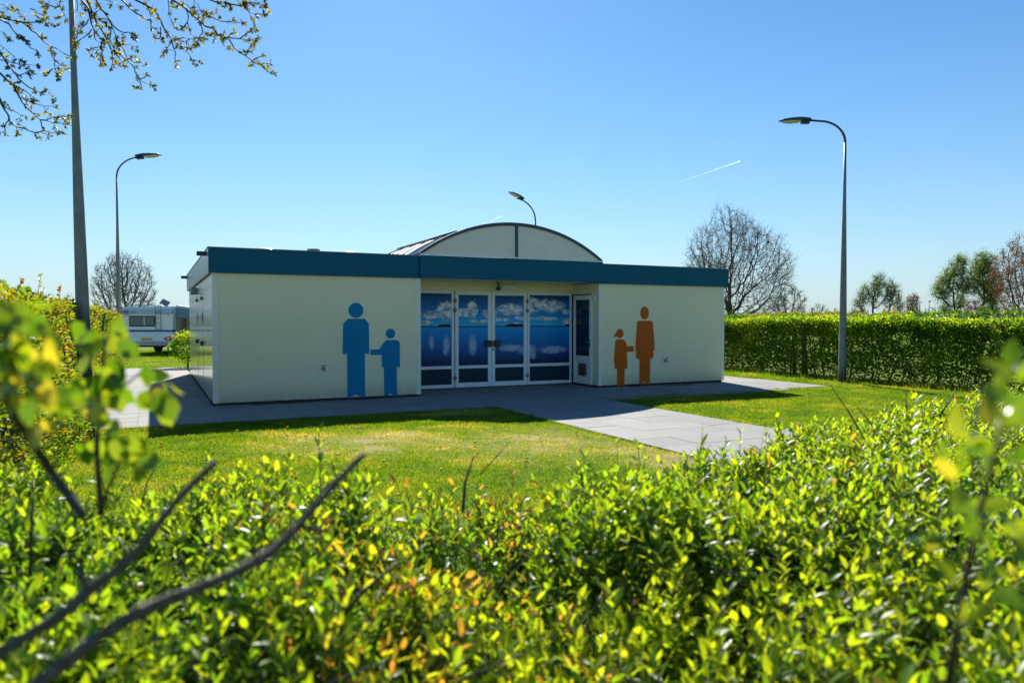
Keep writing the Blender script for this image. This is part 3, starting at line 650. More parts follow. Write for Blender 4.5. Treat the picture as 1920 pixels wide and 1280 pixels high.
def segs_mesh(name, A, Bp, ra, rb, mat, n=4):
    """many separate tapered sticks"""
    A = np.asarray(A, float); Bp = np.asarray(Bp, float); ra = np.asarray(ra, float); rb = np.asarray(rb, float)
    T = Bp - A; T /= (np.linalg.norm(T, axis=1, keepdims=True) + 1e-9)
    ref = np.where(np.abs(T[:, 2:3]) < .9, np.array([[0, 0, 1.]]), np.array([[1., 0, 0]]))
    U = np.cross(T, ref); U /= (np.linalg.norm(U, axis=1, keepdims=True) + 1e-9); W = np.cross(T, U)
    V = []
    for base, r in ((A, ra), (Bp, rb)):
        for k in range(n):
            a = 2 * math.pi * k / n; V.append(base + (U * math.cos(a) + W * math.sin(a)) * r[:, None])
    V = np.stack(V, 1).reshape(-1, 3); m_ = len(A)
    Q = np.array([(k, (k + 1) % n, n + (k + 1) % n, n + k) for k in range(n)])
    return np_mesh(name, V, (np.arange(m_)[:, None, None] * 2 * n + Q[None]).reshape(-1, 4), mat, smooth=True)

def colonise(att, root, step, infl, kill, up=.0, trunk=0.0, iters=400, wob=.15, maxn=9000, seed=1):
    rg = np.random.default_rng(seed)
    nodes = [np.array(root, float)]; par = [-1]
    z = 0
    while z < trunk:
        z += step; nodes.append(nodes[-1] + np.array([rg.normal() * step * .06, rg.normal() * step * .06, step])); par.append(len(nodes) - 2)
    att = np.array(att, float)
    d = np.full(len(att), 1e9); ni = np.zeros(len(att), int)
    for i, p in enumerate(nodes):
        dd = np.linalg.norm(att - p, axis=1); m_ = dd < d; d[m_] = dd[m_]; ni[m_] = i
    alive = np.ones(len(att), bool); dirs = {}
    for it in range(iters):
        act = alive & (d < infl)
        if not act.any() or len(nodes) > maxn: break
        idx = ni[act]; v = att[act] - np.array(nodes)[idx]; v /= (np.linalg.norm(v, axis=1, keepdims=True) + 1e-9)
        u, inv = np.unique(idx, return_inverse=True); acc = np.zeros((len(u), 3)); np.add.at(acc, inv, v)
        newp = []
        for k, i in enumerate(u):
            a = acc[k]; a = a / (np.linalg.norm(a) + 1e-9) + rg.normal(size=3) * wob; a[2] += up; a /= np.linalg.norm(a)
            if i in dirs and np.dot(dirs[i], a) > .995: a += rg.normal(size=3) * .35; a /= np.linalg.norm(a)
            dirs[i] = a; newp.append((i, nodes[i] + a * step))
        for (i, p) in newp:
            nodes.append(p); par.append(int(i)); j = len(nodes) - 1
            dd = np.linalg.norm(att - p, axis=1); m_ = dd < d; d[m_] = dd[m_]; ni[m_] = j
        alive &= d > kill
    return np.array(nodes), np.array(par)
def radii(par, tip, expo=2.3):
    n = len(par); r = np.zeros(n)
    kids = np.bincount(par[1:], minlength=n)
    acc = np.zeros(n)
    for i in range(n - 1, -1, -1):
        acc[i] = acc[i] if acc[i] > 0 else tip ** expo
        if par[i] >= 0: acc[par[i]] += acc[i]
    return acc ** (1 / expo), kids
def tree_from(name, label, base, att, step, infl, kill, trunk, tip, mat, up=.0, seed=1, rmax=None, leaf=None, group=None, cat='tree', expo=2.3, twigs=0, twl=.25, split=.045, roots=1):
    o = empty(name, base); tag(o, label, cat, group)
    N_, par = colonise(att, (0, 0, 0), step, infl, kill, up, trunk, seed=seed)
    r, kids = radii(par, tip, expo)
    if rmax: r *= min(1, rmax / r[0]) if r[0] > rmax else 1; r = np.maximum(r, tip * .7)
    c = np.arange(1, len(N_)); p = par[1:]
    big = r[p] > split
    for nm, sel in (('trunk', big), ('crown', ~big)):
        if sel.any(): link(nm, segs_mesh(nm, N_[p[sel]], N_[c[sel]], r[p[sel]], r[c[sel]], mat, 6 if nm == 'trunk' else 3), None, o)
    rg = np.random.default_rng(seed + 5)
    tips = np.where((r < tip * 2.9))[0]; tips = tips[tips > 0]
    A = [];Bn = []
    if twigs:
        t_ = rg.choice(tips, twigs); dr = N_[t_] - N_[par[t_]]; dr /= (np.linalg.norm(dr, axis=1, keepdims=True) + 1e-9)
        dr = dr + rg.normal(size=dr.shape) * .55; dr[:, 2] += .25; dr /= np.linalg.norm(dr, axis=1, keepdims=True)
        A = N_[t_] + rg.normal(size=dr.shape) * .01; Ln = rg.uniform(.4, 1.2, (twigs, 1)) * twl; mid = A + dr * Ln * .5; Bn = mid + (dr + rg.normal(size=dr.shape) * .25) * Ln * .5
        tr_ = np.full(twigs, tip * .8)
        link('twigs', segs_mesh('twigs', np.concatenate([A, mid]), np.concatenate([mid, Bn]), np.concatenate([tr_, tr_ * .8]), np.concatenate([tr_ * .8, tr_ * .4]), mat, 3), None, o)
    if leaf:
        n, ll, lw, mt, spread, t0, t1, droop = leaf
        src = Bn if len(Bn) else N_[tips]
        q = src[rg.integers(0, len(src), n)] + rg.normal(size=(n, 3)) * spread
        dd = rg.normal(size=(n, 3)); dd[:, 2] -= droop
        nn = rg.normal(size=(n, 3)); lo = leaves_mesh('foliage', q, dd, nn, rg.uniform(.7, 1.3, n) * ll, rg.uniform(.7, 1.2, n) * lw, rg.uniform(t0, t1, n), mt, True)
        f_ = link('foliage', lo, None, o); f_['kind'] = 'stuff'
    return o
def ellipsoid(n, c, rx, ry, rz, seed=0, hollow=.0, zmin=None):
    rg = np.random.default_rng(seed); v = rg.normal(size=(n, 3)); v /= np.linalg.norm(v, axis=1, keepdims=True)
    rr = rg.uniform(hollow, 1, n) ** (1 / 3)
    p = v * rr[:, None] * np.array([rx, ry, rz]) + np.array(c)
    if zmin is not None: p = p[p[:, 2] > zmin]
    return p

# ------------------------------------------------------------------ bare trees and distant trees
rq = random.Random(9)
lob = []
for i in range(26):
    a_ = rq.uniform(0, 6.28); e_ = rq.uniform(-.15, 1.45); rr_ = rq.uniform(.72, 1.0); lob.append(ellipsoid(125, (3.0 * rr_ * math.cos(a_) * math.cos(e_), 3.0 * rr_ * math.sin(a_) * math.cos(e_), 4.3 + 3.5 * rr_ * math.sin(e_)), .85, .85, .95, 100 + i, 0, 1.4))
lob.append(ellipsoid(1300, (0, 0, 4.5), 2.8, 2.8, 3.1, 2, 0, 1.6))
att = np.concatenate(lob + [ellipsoid(600, (1.0, 0, 2.6), 2.5, 2.4, 1.1, 4, .2, 1.6)])
_ = np.concatenate([ellipsoid(10, (0.1, 0, 4.9), 3.4, 3.3, 3.65, 3, .0, 1.6), ellipsoid(600, (1.0, 0, 2.6), 2.3, 2.2, 1.1, 4, .2, 1.6), ellipsoid(260, (-.6, 0, 6.3), 2.6, 2.5, 2.0, 8, .4)])
tree_from('bare_tree', 'large bare round-crowned tree behind the right end of the building', (29.88, 32.12, 0), att, .17, 1.7, .22, 1.5, .0075, M['greybark'], up=.10, seed=3, rmax=.24, twigs=7000, twl=.5, leaf=(2600, .05, .014, M['young'], .06, .0, .5, 0), expo=2.15, group='trees on the horizon')
att = ellipsoid(900, (0, 0, 3.9), 2.5, 2.5, 3.0, 9, .1, .8)
tree_from('bare_tree', 'bare tree with fan of grey twigs behind the caravan at left', (-2.1, 67.9, 0), ellipsoid(2000, (0, 0, 4.1), 2.5, 2.4, 3.0, 9, .0, .8), .20, 2.0, .27, .9, .012, M['greybark'], up=.35, seed=5, rmax=.16, twigs=4200, twl=.5, group='trees on the horizon')
tree_from('bare_tree', 'small pale bare tree just right of the large bare tree, above the hedge', (46.93, 43.8, 0), ellipsoid(500, (0, 0, 2.9), 1.55, 1.5, 1.7, 12, .1, 1), .16, 2.0, .3, 1.2, .014, M['greybark'], up=-.02, seed=6, rmax=.09, twigs=1300, twl=.4, leaf=(1800, .06, .02, M['willow'], .08, 0, 1, 0), group='trees on the horizon')
tree_from('bare_shrub', 'low bare shrub whose twigs show above the hedge left of the lamp pole', (49.02, 42.78, 0), ellipsoid(300, (0, 0, 1.7), .95, .9, 1.4, 13, .1, .4), .14, 2.0, .22, .3, .013, M['greybark'], up=.2, seed=7, rmax=.05, twigs=700, twl=.3, cat='shrub', group='trees on the horizon')
# round many-stemmed willow
att = np.concatenate([ellipsoid(170, ((a_ * RV.x + b_ * FH.x) * 1.15, (a_ * RV.y + b_ * FH.y) * 1.15, z), .65, .65, 1.5, 20 + i, .1) for i, (a_, b_, z) in enumerate([(-2.0, 0, 4.0), (-1.15, .6, 5.0), (-.4, -.4, 6.0), (.5, .3, 6.3), (1.3, -.3, 5.5), (2.1, .2, 4.7), (-2.3, -.4, 2.8), (2.5, .4, 3.2), (0, 1.0, 4.6), (.6, -1, 4.4)])])
tree_from('willow_tree', 'round many-stemmed willow right of the lamp pole above the hedge', (84.6, 64.3, 0), att, .24, 4.0, .36, .3, .02, M['greybark'], up=.18, seed=8, rmax=.26, twigs=2600, twl=.6, leaf=(7500, .16, .026, M['willow'], .14, 0, .4, -1.6), group='trees on the horizon')
tree_from('young_tree', 'small narrow young tree beside two thin poles on the horizon', (88.7, 62.3, 0), ellipsoid(260, (0, 0, 3.1), .75, .75, 2.2, 31, .1, 1), .2, 2.5, .3, .8, .018, M['greybark'], up=.1, seed=9, rmax=.08, twigs=600, twl=.4, leaf=(2600, .13, .035, M['redleaf'], .12, .3, 1, 0), group='trees on the horizon')
# tall feathery willow: two stems
def puffs(lst, n, seed): return np.concatenate([ellipsoid(int(n * (r / 1.2) ** 2), (x, y, z), r, r, r * 1.15, seed + i, .1) for i, (x, y, z, r) in enumerate(lst)])
def axis_pts(lst):      # (lateral, depth, z, r) in camera-facing axes to world offsets
    return [(a * RV.x + b * FH.x, a * RV.y + b * FH.y, z, r) for (a, b, z, r) in lst]
tree_from('willow_tree', 'tall feathery green willow stem on the right of its pair', (86.0, 52.3, 0), puffs(axis_pts([(.6, 0, 8.2, 1.15), (.1, 0, 7.0, 1.2), (1.3, .5, 6.6, 1.2), (1.9, 0, 5.2, 1.0), (.9, -.6, 4.8, 1.1), (1.5, .3, 3.3, 1.1), (-.5, .2, 5.4, .9), (2.0, 0, 2.2, .8)]), 130, 50), .24, 3.5, .38, 1.6, .022, M['greybark'], up=.05, seed=10, rmax=.24, twigs=2600, twl=.6, leaf=(13500, .20, .03, M['willow'], .20, 0, 1, .3), group='trees on the horizon')
tree_from('willow_tree', 'slimmer feathery green willow stem on the left of its pair', (84.1, 53.4, 0), puffs(axis_pts([(.1, 0, 8.0, .95), (-.7, 0, 6.8, 1.0), (-1.5, .3, 5.3, 1.0), (-2.1, 0, 4.6, .7), (.2, -.4, 5.6, 1.0), (.3, .3, 3.6, .8), (-1.4, 0, 2.7, .7)]), 130, 70), .24, 3.5, .38, 1.6, .022, M['greybark'], up=.05, seed=11, rmax=.17, twigs=2000, twl=.6, leaf=(9500, .20, .03, M['willow'], .20, 0, 1, .3), group='trees on the horizon')
tree_from('copper_tree', 'tall reddish-brown leafing tree at the right edge of the photo', (74.9, 41.2, 0), ellipsoid(1500, (.5, 0, 5.6), 3.1, 3.0, 4.4, 33, .05, 1.2), .24, 3.0, .36, 1.0, .016, M['bark'], up=.22, seed=12, rmax=.18, twigs=3200, twl=.5, leaf=(12500, .12, .036, M['redleaf'], .13, 0, 1, .0), group='trees on the horizon')
tree_from('copper_tree', 'low reddish bush below the copper tree at the right edge', (72.0, 44.2, 0), ellipsoid(260, (0, 0, 2.2), .8, .8, 1.5, 34, .05, .5), .2, 2.4, .3, .5, .014, M['bark'], up=.2, seed=13, rmax=.05, twigs=700, twl=.4, leaf=(1700, .10, .03, M['redleaf'], .1, 0, 1, .0), cat='bush', group='trees on the horizon')
# thin distant poles
for (px, top, lab, head) in ((1724, 562, 'left thin pole on the horizon beside the young tree', False), (1741.5, 566, 'right thin pole on the horizon, with a small lamp on top', True)):
    p = at(px, 602, 90); o = empty('distant_pole', (p.x, p.y, 0)); tag(o, lab, 'pole', 'thin poles on the horizon')
    z = 1.55 + (602 - top) / F * 90
    MB().tube([(0, 0, 0), (0, 0, z)], [.07, .045], 8).build('pole', M['darksteel'], o)
    if head: MB().tube([(0, 0, z), (.02, 0, z + .05), (.28, 0, z + .1)], [.06, .12, .06], 8).build('lamp', M['darksteel'], o)

# ------------------------------------------------------------------ hedges
def shell_points(n, x0, x1, y0, y1, h, depth, front, seed, top=.8, back=True):
    """points biased to the faces of a box hedge; front = 'x1' (left hedge) or 'x0'"""
    rg = np.random.default_rng(seed); L = y1 - y0; Wd = x1 - x0
    areas = np.array([L * h, L * Wd * top * 1.6, (L * h * .35 if back else 0), Wd * h, Wd * h]); areas = areas / areas.sum()
    k = rg.choice(5, n, p=areas); P_ = np.zeros((n, 3)); Nn = np.zeros((n, 3))
    u = rg.uniform(0, 1, n); v = rg.uniform(0, 1, n) ** .85; dpt = np.abs(rg.normal(0, depth * .5, n))
    fx = x1 if front == 'x1' else x0; sg = -1 if front == 'x1' else 1; bx = x0 if front == 'x1' else x1
    y = y0 + u * L; bulge = (vnoise(y, v * h * 1.4, .9, seed) - .5) * .34
    m_ = k == 0; P_[m_] = np.stack([fx + sg * (dpt - bulge)[m_], y[m_], (v * h)[m_]], 1); Nn[m_] = (-sg, 0, .35)
    th = h + (vnoise(y, x0 + v * Wd, .55, seed + 2) - .5) * .16 + (vnoise(y, y * 0, 2.1, seed + 7) - .5) * .10
    m_ = k == 1; P_[m_] = np.stack([x0 + v[m_] * Wd, y[m_], (th - dpt * .8)[m_]], 1); Nn[m_] = (0, 0, 1)
    m_ = k == 2; P_[m_] = np.stack([bx - sg * dpt[m_], y[m_], (v * h)[m_]], 1); Nn[m_] = (sg, 0, .3)
    m_ = k == 3; P_[m_] = np.stack([x0 + u[m_] * Wd, y0 + dpt[m_], (v * h)[m_]], 1); Nn[m_] = (0, -1, .3)
    m_ = k == 4; P_[m_] = np.stack([x0 + u[m_] * Wd, y1 - dpt[m_], (v * h)[m_]], 1); Nn[m_] = (0, 1, .3)
    # thin out low down and in gaps
    gap = vnoise(P_[:, 1], P_[:, 2] * 1.3, .35, seed + 4)
    keep = (gap > .20) | (P_[:, 2] > h * .8)
    keep &= (rg.uniform(size=n) < .55 + .9 * np.clip(P_[:, 2] / (h * .35), 0, 1))
    P_[:, 2] = np.maximum(P_[:, 2], .03)
    return P_[keep], Nn[keep], rg
def hedge(name, label, x0, x1, y0, y1, h, n, ll, lw, mat, front, seed, tintf, depth=.35, stems=.28, back=True, cat='hedge', group=None, sh=7):
    o = empty(name, ((x0 + x1) / 2, (y0 + y1) / 2, 0)); tag(o, label, cat, group)
    off = np.array([(x0 + x1) / 2, (y0 + y1) / 2, 0])
    P_, Nn, rg = shell_points(n, x0, x1, y0, y1, h, depth, front, seed, back=back); m_ = len(P_)
    D = Nn + rg.normal(size=(m_, 3)) * .75; D[:, 2] += .25; nr = rg.normal(size=(m_, 3)) + Nn
    f = link('foliage', leaves_mesh('foliage', P_ - off, D, nr, rg.uniform(.7, 1.3, m_) * ll, rg.uniform(.75, 1.2, m_) * lw, tintf(P_, rg), mat, True), None, o); f['kind'] = 'stuff'
    # new shoots standing above the clipped top
    A = [];Bn = [];ra = [];rb = []; q_ = []
    for _ in range(int((y1 - y0) * sh)):
        b0 = np.array([rg.uniform(x0 + .1, x1 - .05), rg.uniform(y0, y1), h - .08]); Lh = rg.uniform(.12, .34); ax = np.array([rg.normal() * .2, rg.normal() * .2, 1.]); e = b0 + ax * Lh
        A.append(b0); Bn.append(e); ra.append(.004); rb.append(.0015)
        for k in range(int(Lh / .022)): q_.append(b0 + ax * Lh * (.15 + .85 * rg.uniform()))
    if q_:
        q_ = np.array(q_); m2 = len(q_); D = rg.normal(size=(m2, 3)) * .8; D[:, 2] += .7
        ft = link('shoot_leaves', leaves_mesh('shoot_leaves', q_ - off, D, rg.normal(size=(m2, 3)), rg.uniform(.5, 1.0, m2) * ll, rg.uniform(.7, 1.1, m2) * lw, np.clip(tintf(q_, rg) + .1, 0, 1), mat, True), None, o); ft['kind'] = 'stuff'
    # stems and twigs
    for y in np.arange(y0 + .1, y1, stems):
        x = rg.uniform(x0 + .25, x1 - .25); p = np.array([x, y + rg.normal() * .06, 0.]); r = rg.uniform(.012, .035)
        for s_ in range(5):
            q = p + np.array([rg.normal() * .07, rg.normal() * .07, h / 5 * .97]); A.append(p); Bn.append(q); ra.append(r); rb.append(r * .78); r *= .78
            for _ in range(5):
                t_ = p + (q - p) * rg.uniform(); e = t_ + np.array([rg.normal() * .28, rg.normal() * .28, rg.uniform(.05, .35)]); e[2] = min(e[2], h)
                A.append(t_); Bn.append(e); ra.append(.007); rb.append(.003)
            p = q
    link('stems', segs_mesh('stems', np.array(A) - off, np.array(Bn) - off, ra, rb, M['bark'], 4), None, o)['kind'] = 'stuff'
    return o
def tint_left(P_, rg):
    base = .36 + .4 * vnoise(P_[:, 1], P_[:, 2], .5, 3) + rg.normal(0, .12, len(P_)) + .12 * (P_[:, 2] > 1.6)
    red = (vnoise(P_[:, 1] * 1.0, P_[:, 2] * 1.2, .55, 9) > .68) & (rg.uniform(size=len(P_)) < .55)
    return np.clip(np.where(red, rg.uniform(.72, .95, len(P_)), np.minimum(base, .78)), 0, 1)
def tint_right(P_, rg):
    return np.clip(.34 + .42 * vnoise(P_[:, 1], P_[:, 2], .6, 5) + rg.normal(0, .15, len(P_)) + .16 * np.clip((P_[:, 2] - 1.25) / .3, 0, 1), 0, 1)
hedge('clipped_hedge', 'tall clipped hedge with reddish new shoots along the left side of the paving', -2.2, -.88, 4.6, 27.0, 1.76, 84000, .050, .017, M['hedge'], 'x1', 21, tint_left, .30, .3, cat='hedge')
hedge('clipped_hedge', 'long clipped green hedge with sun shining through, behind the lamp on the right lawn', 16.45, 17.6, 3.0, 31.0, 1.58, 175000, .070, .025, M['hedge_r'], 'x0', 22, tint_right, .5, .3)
hedge('clipped_hedge', 'second darker hedge just showing above the long right hedge', 23.5, 24.6, 2.0, 44.0, 1.80, 30000, .085, .03, M['hedge'], 'x0', 23, lambda P_, rg: np.clip(.15 + .8 * (vnoise(P_[:, 1], P_[:, 0], 3.0, 4) > .6) * rg.uniform(size=len(P_)) + rg.normal(0, .1, len(P_)), 0, 1), .3, .6)
# thin trunks standing in the right hedge
for (px, py, rr) in ((1490, 693, .06), (1509, 693, .09)):
    g0 = at_z(px, py, 0); t0 = (16.9, 16.0)
    X_ = 16.62; k = X_ / g0.x; 
    o = empty('hedge_trunk', (X_, g0.y * k, 0)); tag(o, ('thicker' if rr > .07 else 'thinner') + ' bare brown trunk of the pair inside the right hedge', 'tree trunk', 'trunks in the right hedge')
    MB().tube([(0, 0, 0), (.02, .03, .5), (-.02, .05, 1.0), (.03, .0, 1.45)], [rr, rr * .85, rr * .75, rr * .6], 9).build('trunk', M['bark'], o)

# small round bush on a stem at the rear corner
o = empty('small_bush', (1.15, 26.85, 0)); tag(o, 'small round light green bush on a stem at the far left corner of the building', 'bush')
n = 3000; v = runit(n) * (rng.uniform(.5, 1, (n, 1)) ** .4) * np.array([.62, .52, .50]) * (1 + .25 * (rng.uniform(size=(n, 1)) < .12)) + np.array([0, 0, .70])
link('foliage', leaves_mesh('foliage', v, runit(n) + np.array([0, 0, .4]), runit(n), rng.uniform(.06, .09, n), rng.uniform(.02, .03, n), np.clip(.55 + rng.normal(0, .15, n) + .35 * (v[:, 2] > .9), 0, 1), M['hedge_r'], True), None, o)['kind'] = 'stuff'  # light from behind put into the leaf tint, strongest near the top
MB().tube([(-.1, 0, -.02), (-.08, 0, .35), (0, .02, .7)], [.035, .03, .015], 7).build('trunk', M['bark'], o)

# ------------------------------------------------------------------ caravan and awning (facing the camera with its rear)
cv = at_z(277, 664, 0); car = empty('caravan', (cv.x, cv.y, 0), -YAW)
tag(car, 'white touring caravan seen from the rear, with blue stripe and ladder, beside the left hedge', 'caravan')
hw = 1.18
def C_(name, mat, *bx, b=0.0, parent=car): return B(name, mat, parent, *bx, b=b)
prof = [(.0, .42), (-.06, .60), (-.05, .80), (.0, .95), (.05, 2.12), (.16, 2.24), (5.4, 2.26), (5.7, 1.9), (6.0, 1.2), (5.9, .42)]
MB().prism(prof, lambda p: (-hw, p[0], p[1]), lambda p: (hw, p[0], p[1])).build('body', M['whitepaint'], car)
C_('upper_shade_band', M['cgrey'], -hw - .004, hw + .004, -.012, .20, 1.88, 2.12)  # shading of the leaning upper rear painted as a blue-grey band
C_('blue_stripe', M['cblue'], -hw + .1, hw + .006, -.028, .3, 1.05, 1.145)
wn = C_('window_frame', M['dark'], -.86, .36, -.03, .08, 1.30, 1.80, b=.03)
C_('pane', M['cglass'], -.82, .32, -.04, -.028, 1.345, 1.755, b=.005, parent=wn)
C_('curtain_edge', M['white'], -.14, -.11, -.046, -.041, 1.36, 1.74, parent=wn)
C_('bumper', M['cgrey'], -1.0, 1.0, -.12, .05, .50, .62, b=.03)
for s_ in (-1, 1):
    tl_ = MB().prism(rnd([(s_ * 1.16, .64), (s_ * .98, .64), (s_ * .76, .72), (s_ * .98, .82), (s_ * 1.16, .84)], .03), lambda p: (p[0], -.10, p[1]), lambda p: (p[0], .02, p[1])).build('tail_light', M['red'], car)
    C_('reverse_lens', M['white'], s_ * 1.02 - .035, s_ * 1.02 + .035, -.106, -.099, .68, .79, parent=tl_)
    C_('marker_lamp', M['red'], s_ * .98 - .05, s_ * .98 + .05, -.02, .06, 1.85, 1.90)
    wh = MB().tube([(s_ * 1.0, 2.9, .33), (s_ * .80, 2.9, .33)], .33, 20).build('wheel', M['rubber'], car)
    MB().tube([(s_ * 1.01, 2.9, .33), (s_ * .98, 2.9, .33)], .19, 16).build('rim', M['steel'], wh)
    MB().tube([(s_ * .75, .35, .0), (s_ * .75, .5, .45)], .03, 6).box(s_ * .75 - .1, s_ * .75 + .1, .25, .45, -.02, .02).build('corner_steady', M['dark'], car)
C_('number_plate', M['plate'], -.27, .25, -.10, -.055, .66, .77)
C_('chassis', M['dark'], -.9, .9, .2, 5.6, .33, .42)
C_('logo_badge', M['cblue'], -1.12, -.86, -.02, -.013, 1.94, 2.04, b=.003)
C_('lettering_strip', M['cblue'], -.82, -.50, -.018, -.013, 1.975, 2.0)
lad = MB()
for x in (.42, .66): lad.tube([(x, -.05, 1.1), (x, -.06, 2.2), (x, .10, 2.34)], .014, 6)
for z in (1.2, 1.45, 1.7, 1.95, 2.18): lad.tube([(.42, -.055, z), (.66, -.055, z)], .011, 6)
lad.build('ladder', M['steel'], car)
MB().box(-.2, .2, -.01, .01, -.15, .15).build('aerial_panel', M['steel'], car).matrix_local = Matrix.Translation((.60, .5, 2.42)) @ Matrix.Rotation(R(25), 4, 'Y') @ Matrix.Rotation(R(-35), 4, 'X')
MB().tube([(-1.1, .3, 2.28), (-1.1, .3, 2.31), (.4, .3, 2.31), (.4, .3, 2.28)], .015, 6).build('roof_rail', M['steel'], car)
C_('roof_hatch', M['dome'], -.5, .1, 1.2, 1.8, 2.25, 2.33, b=.03)
aw = empty('awning', tuple(cv + RV * 1.2), -YAW); tag(aw, 'grey-blue awning with an open dark front attached right of the caravan', 'awning')
MB().prism([(0, 2.30), (2.6, 1.98), (2.6, 1.93), (0, 2.2)], lambda p: (p[0], .3, p[1]), lambda p: (p[0], 5.0, p[1])).build('roof', M['awnroof'], aw)
MB().prism([(0, 2.2), (2.6, 1.93), (2.6, 1.60), (0, 1.72)], lambda p: (p[0], .29, p[1]), lambda p: (p[0], .33, p[1])).build('valance', M['awnblue2'], aw)
MB().prism([(.66, 0), (2.55, 0), (2.55, 1.6), (.95, 1.62), (.72, 1.45)], lambda p: (p[0], .34, p[1]), lambda p: (p[0], .37, p[1])).build('front_wall', M['awnblue2'], aw)
MB().box(.02, 2.49, 1.6, 1.65, 0, 1.9).build('shade_backing', M['awning'], aw); MB().box(2.5, 2.55, .4, 4.9, 0, 1.9).build('side_wall', M['awning'], aw)  # navy stands in for interior shade; back sheet set forward to darken the opening
for x in (.05, 2.52): MB().tube([(x, .31, 0), (x, .31, 1.9)], .02, 6).build('pole', M['steel'], aw)

# caravans and tent beyond the right hedge
def far_van(px0, px1, top, d, label):
    a = at(px0, 602, d); b_ = at(px1, 602, d); z = 1.55 + (602 - top) / F * d; L = (b_ - a).length; c = (a + b_) / 2
    o = empty('parked_caravan', (c.x, c.y, 0), -YAW); tag(o, label, 'caravan', 'caravans beyond the right hedge')
    MB().prism(rnd([(-L / 2, .45), (L / 2, .45), (L / 2 + .1, 1.3), (L / 2 - .3, z - .08), (L / 2 - .9, z), (-L / 2 + .9, z), (-L / 2 + .3, z - .1), (-L / 2 - .1, 1.2)], .15), lambda p: (p[0], -1.1, p[1]), lambda p: (p[0], 1.1, p[1])).build('body', M['whitepaint'], o)
    MB().box(-L * .3, -L * .05, -1.12, -1.08, 1.3, 1.8, b=.01).build('window', M['cglass'], o); MB().box(L * .1, L * .3, -1.12, -1.08, 1.3, 1.8, b=.01).build('window', M['cglass'], o)
    MB().tube([(0, -1.0, .33), (0, -.8, .33)], .33, 14).build('wheel', M['rubber'], o)
    MB().box(-L * .12, L * .1, -.3, .3, z, z + .07, b=.02).build('roof_hatch', M['darksteel'], o)
far_van(1612, 1672, 589, 62, 'leftmost white caravan roof showing above the right hedge')
far_van(1676, 1752, 586, 70, 'middle long white caravan roof showing above the right hedge')
far_van(1758, 1808, 588, 64, 'rightmost white caravan roof showing above the right hedge')
p = at(1384, 602, 45); o = empty('tent', (p.x, p.y, 0), -YAW); tag(o, 'orange tent peak just visible over the hedge by the large bare tree', 'tent')
MB().prism([(-1.1, 0), (1.1, 0), (.22, 1.85), (0, 1.92), (-.22, 1.85)], lambda p: (p[0], -1, p[1]), lambda p: (p[0], 1.2, p[1])).build('canvas', M['orange'], o)

# ------------------------------------------------------------------ contrails
def contrail(x0, y0, x1, y1, d, w0, w1, label, seed):
    a = at(x0, y0, d); b_ = at(x1, y1, d); o = empty('contrail', tuple(a)); tag(o, label, 'contrail', 'contrails')
    n = 30; pts = [(b_ - a) * (i / n) for i in range(n + 1)]; rad = [w0 + (w1 - w0) * (i / n) for i in range(n + 1)]
    rad = [r * (1 + .25 * math.sin(i * 1.7 + seed)) for i, r in enumerate(rad)]
    m_, t, b = mat_new('contrail_vapour_%d' % seed)
    tr_ = t.nodes.new('ShaderNodeBsdfTransparent'); df = t.nodes.new('ShaderNodeBsdfTranslucent'); df.inputs[0].default_value = (.95, .95, .95, 1)
    mx = t.nodes.new('ShaderNodeMixShader'); at_ = t.nodes.new('ShaderNodeAttribute'); at_.attribute_name = 'dens'
    lk(t, mth(t, 'MULTIPLY', at_.outputs['Fac'], mth(t, 'ADD', noise(t, coords(t, .02), 1.5, 4), .2)), mx.inputs[0])
    lk(t, tr_.outputs[0], mx.inputs[1]); lk(t, df.outputs[0], mx.inputs[2]); lk(t, mx.outputs[0], t.nodes['Material Output'].inputs[0])
    ob = MB().tube(pts, rad, 8, cap=False).build('vapour', m_, o)
    at2 = ob.data.attributes.new('dens', 'FLOAT', 'POINT'); at2.data.foreach_set('value', np.repeat([.01 + .2 * (i / n) ** 2.0 for i in range(n + 1)], 8).astype(np.float32))
contrail(1212, 363, 1388, 302, 3000, 1.6, 2.4, 'long thin white contrail in the sky right of the building', 1)
contrail(900, 424, 941, 405, 3000, 1.6, 2.2, 'short white contrail just above the arched roof', 2)

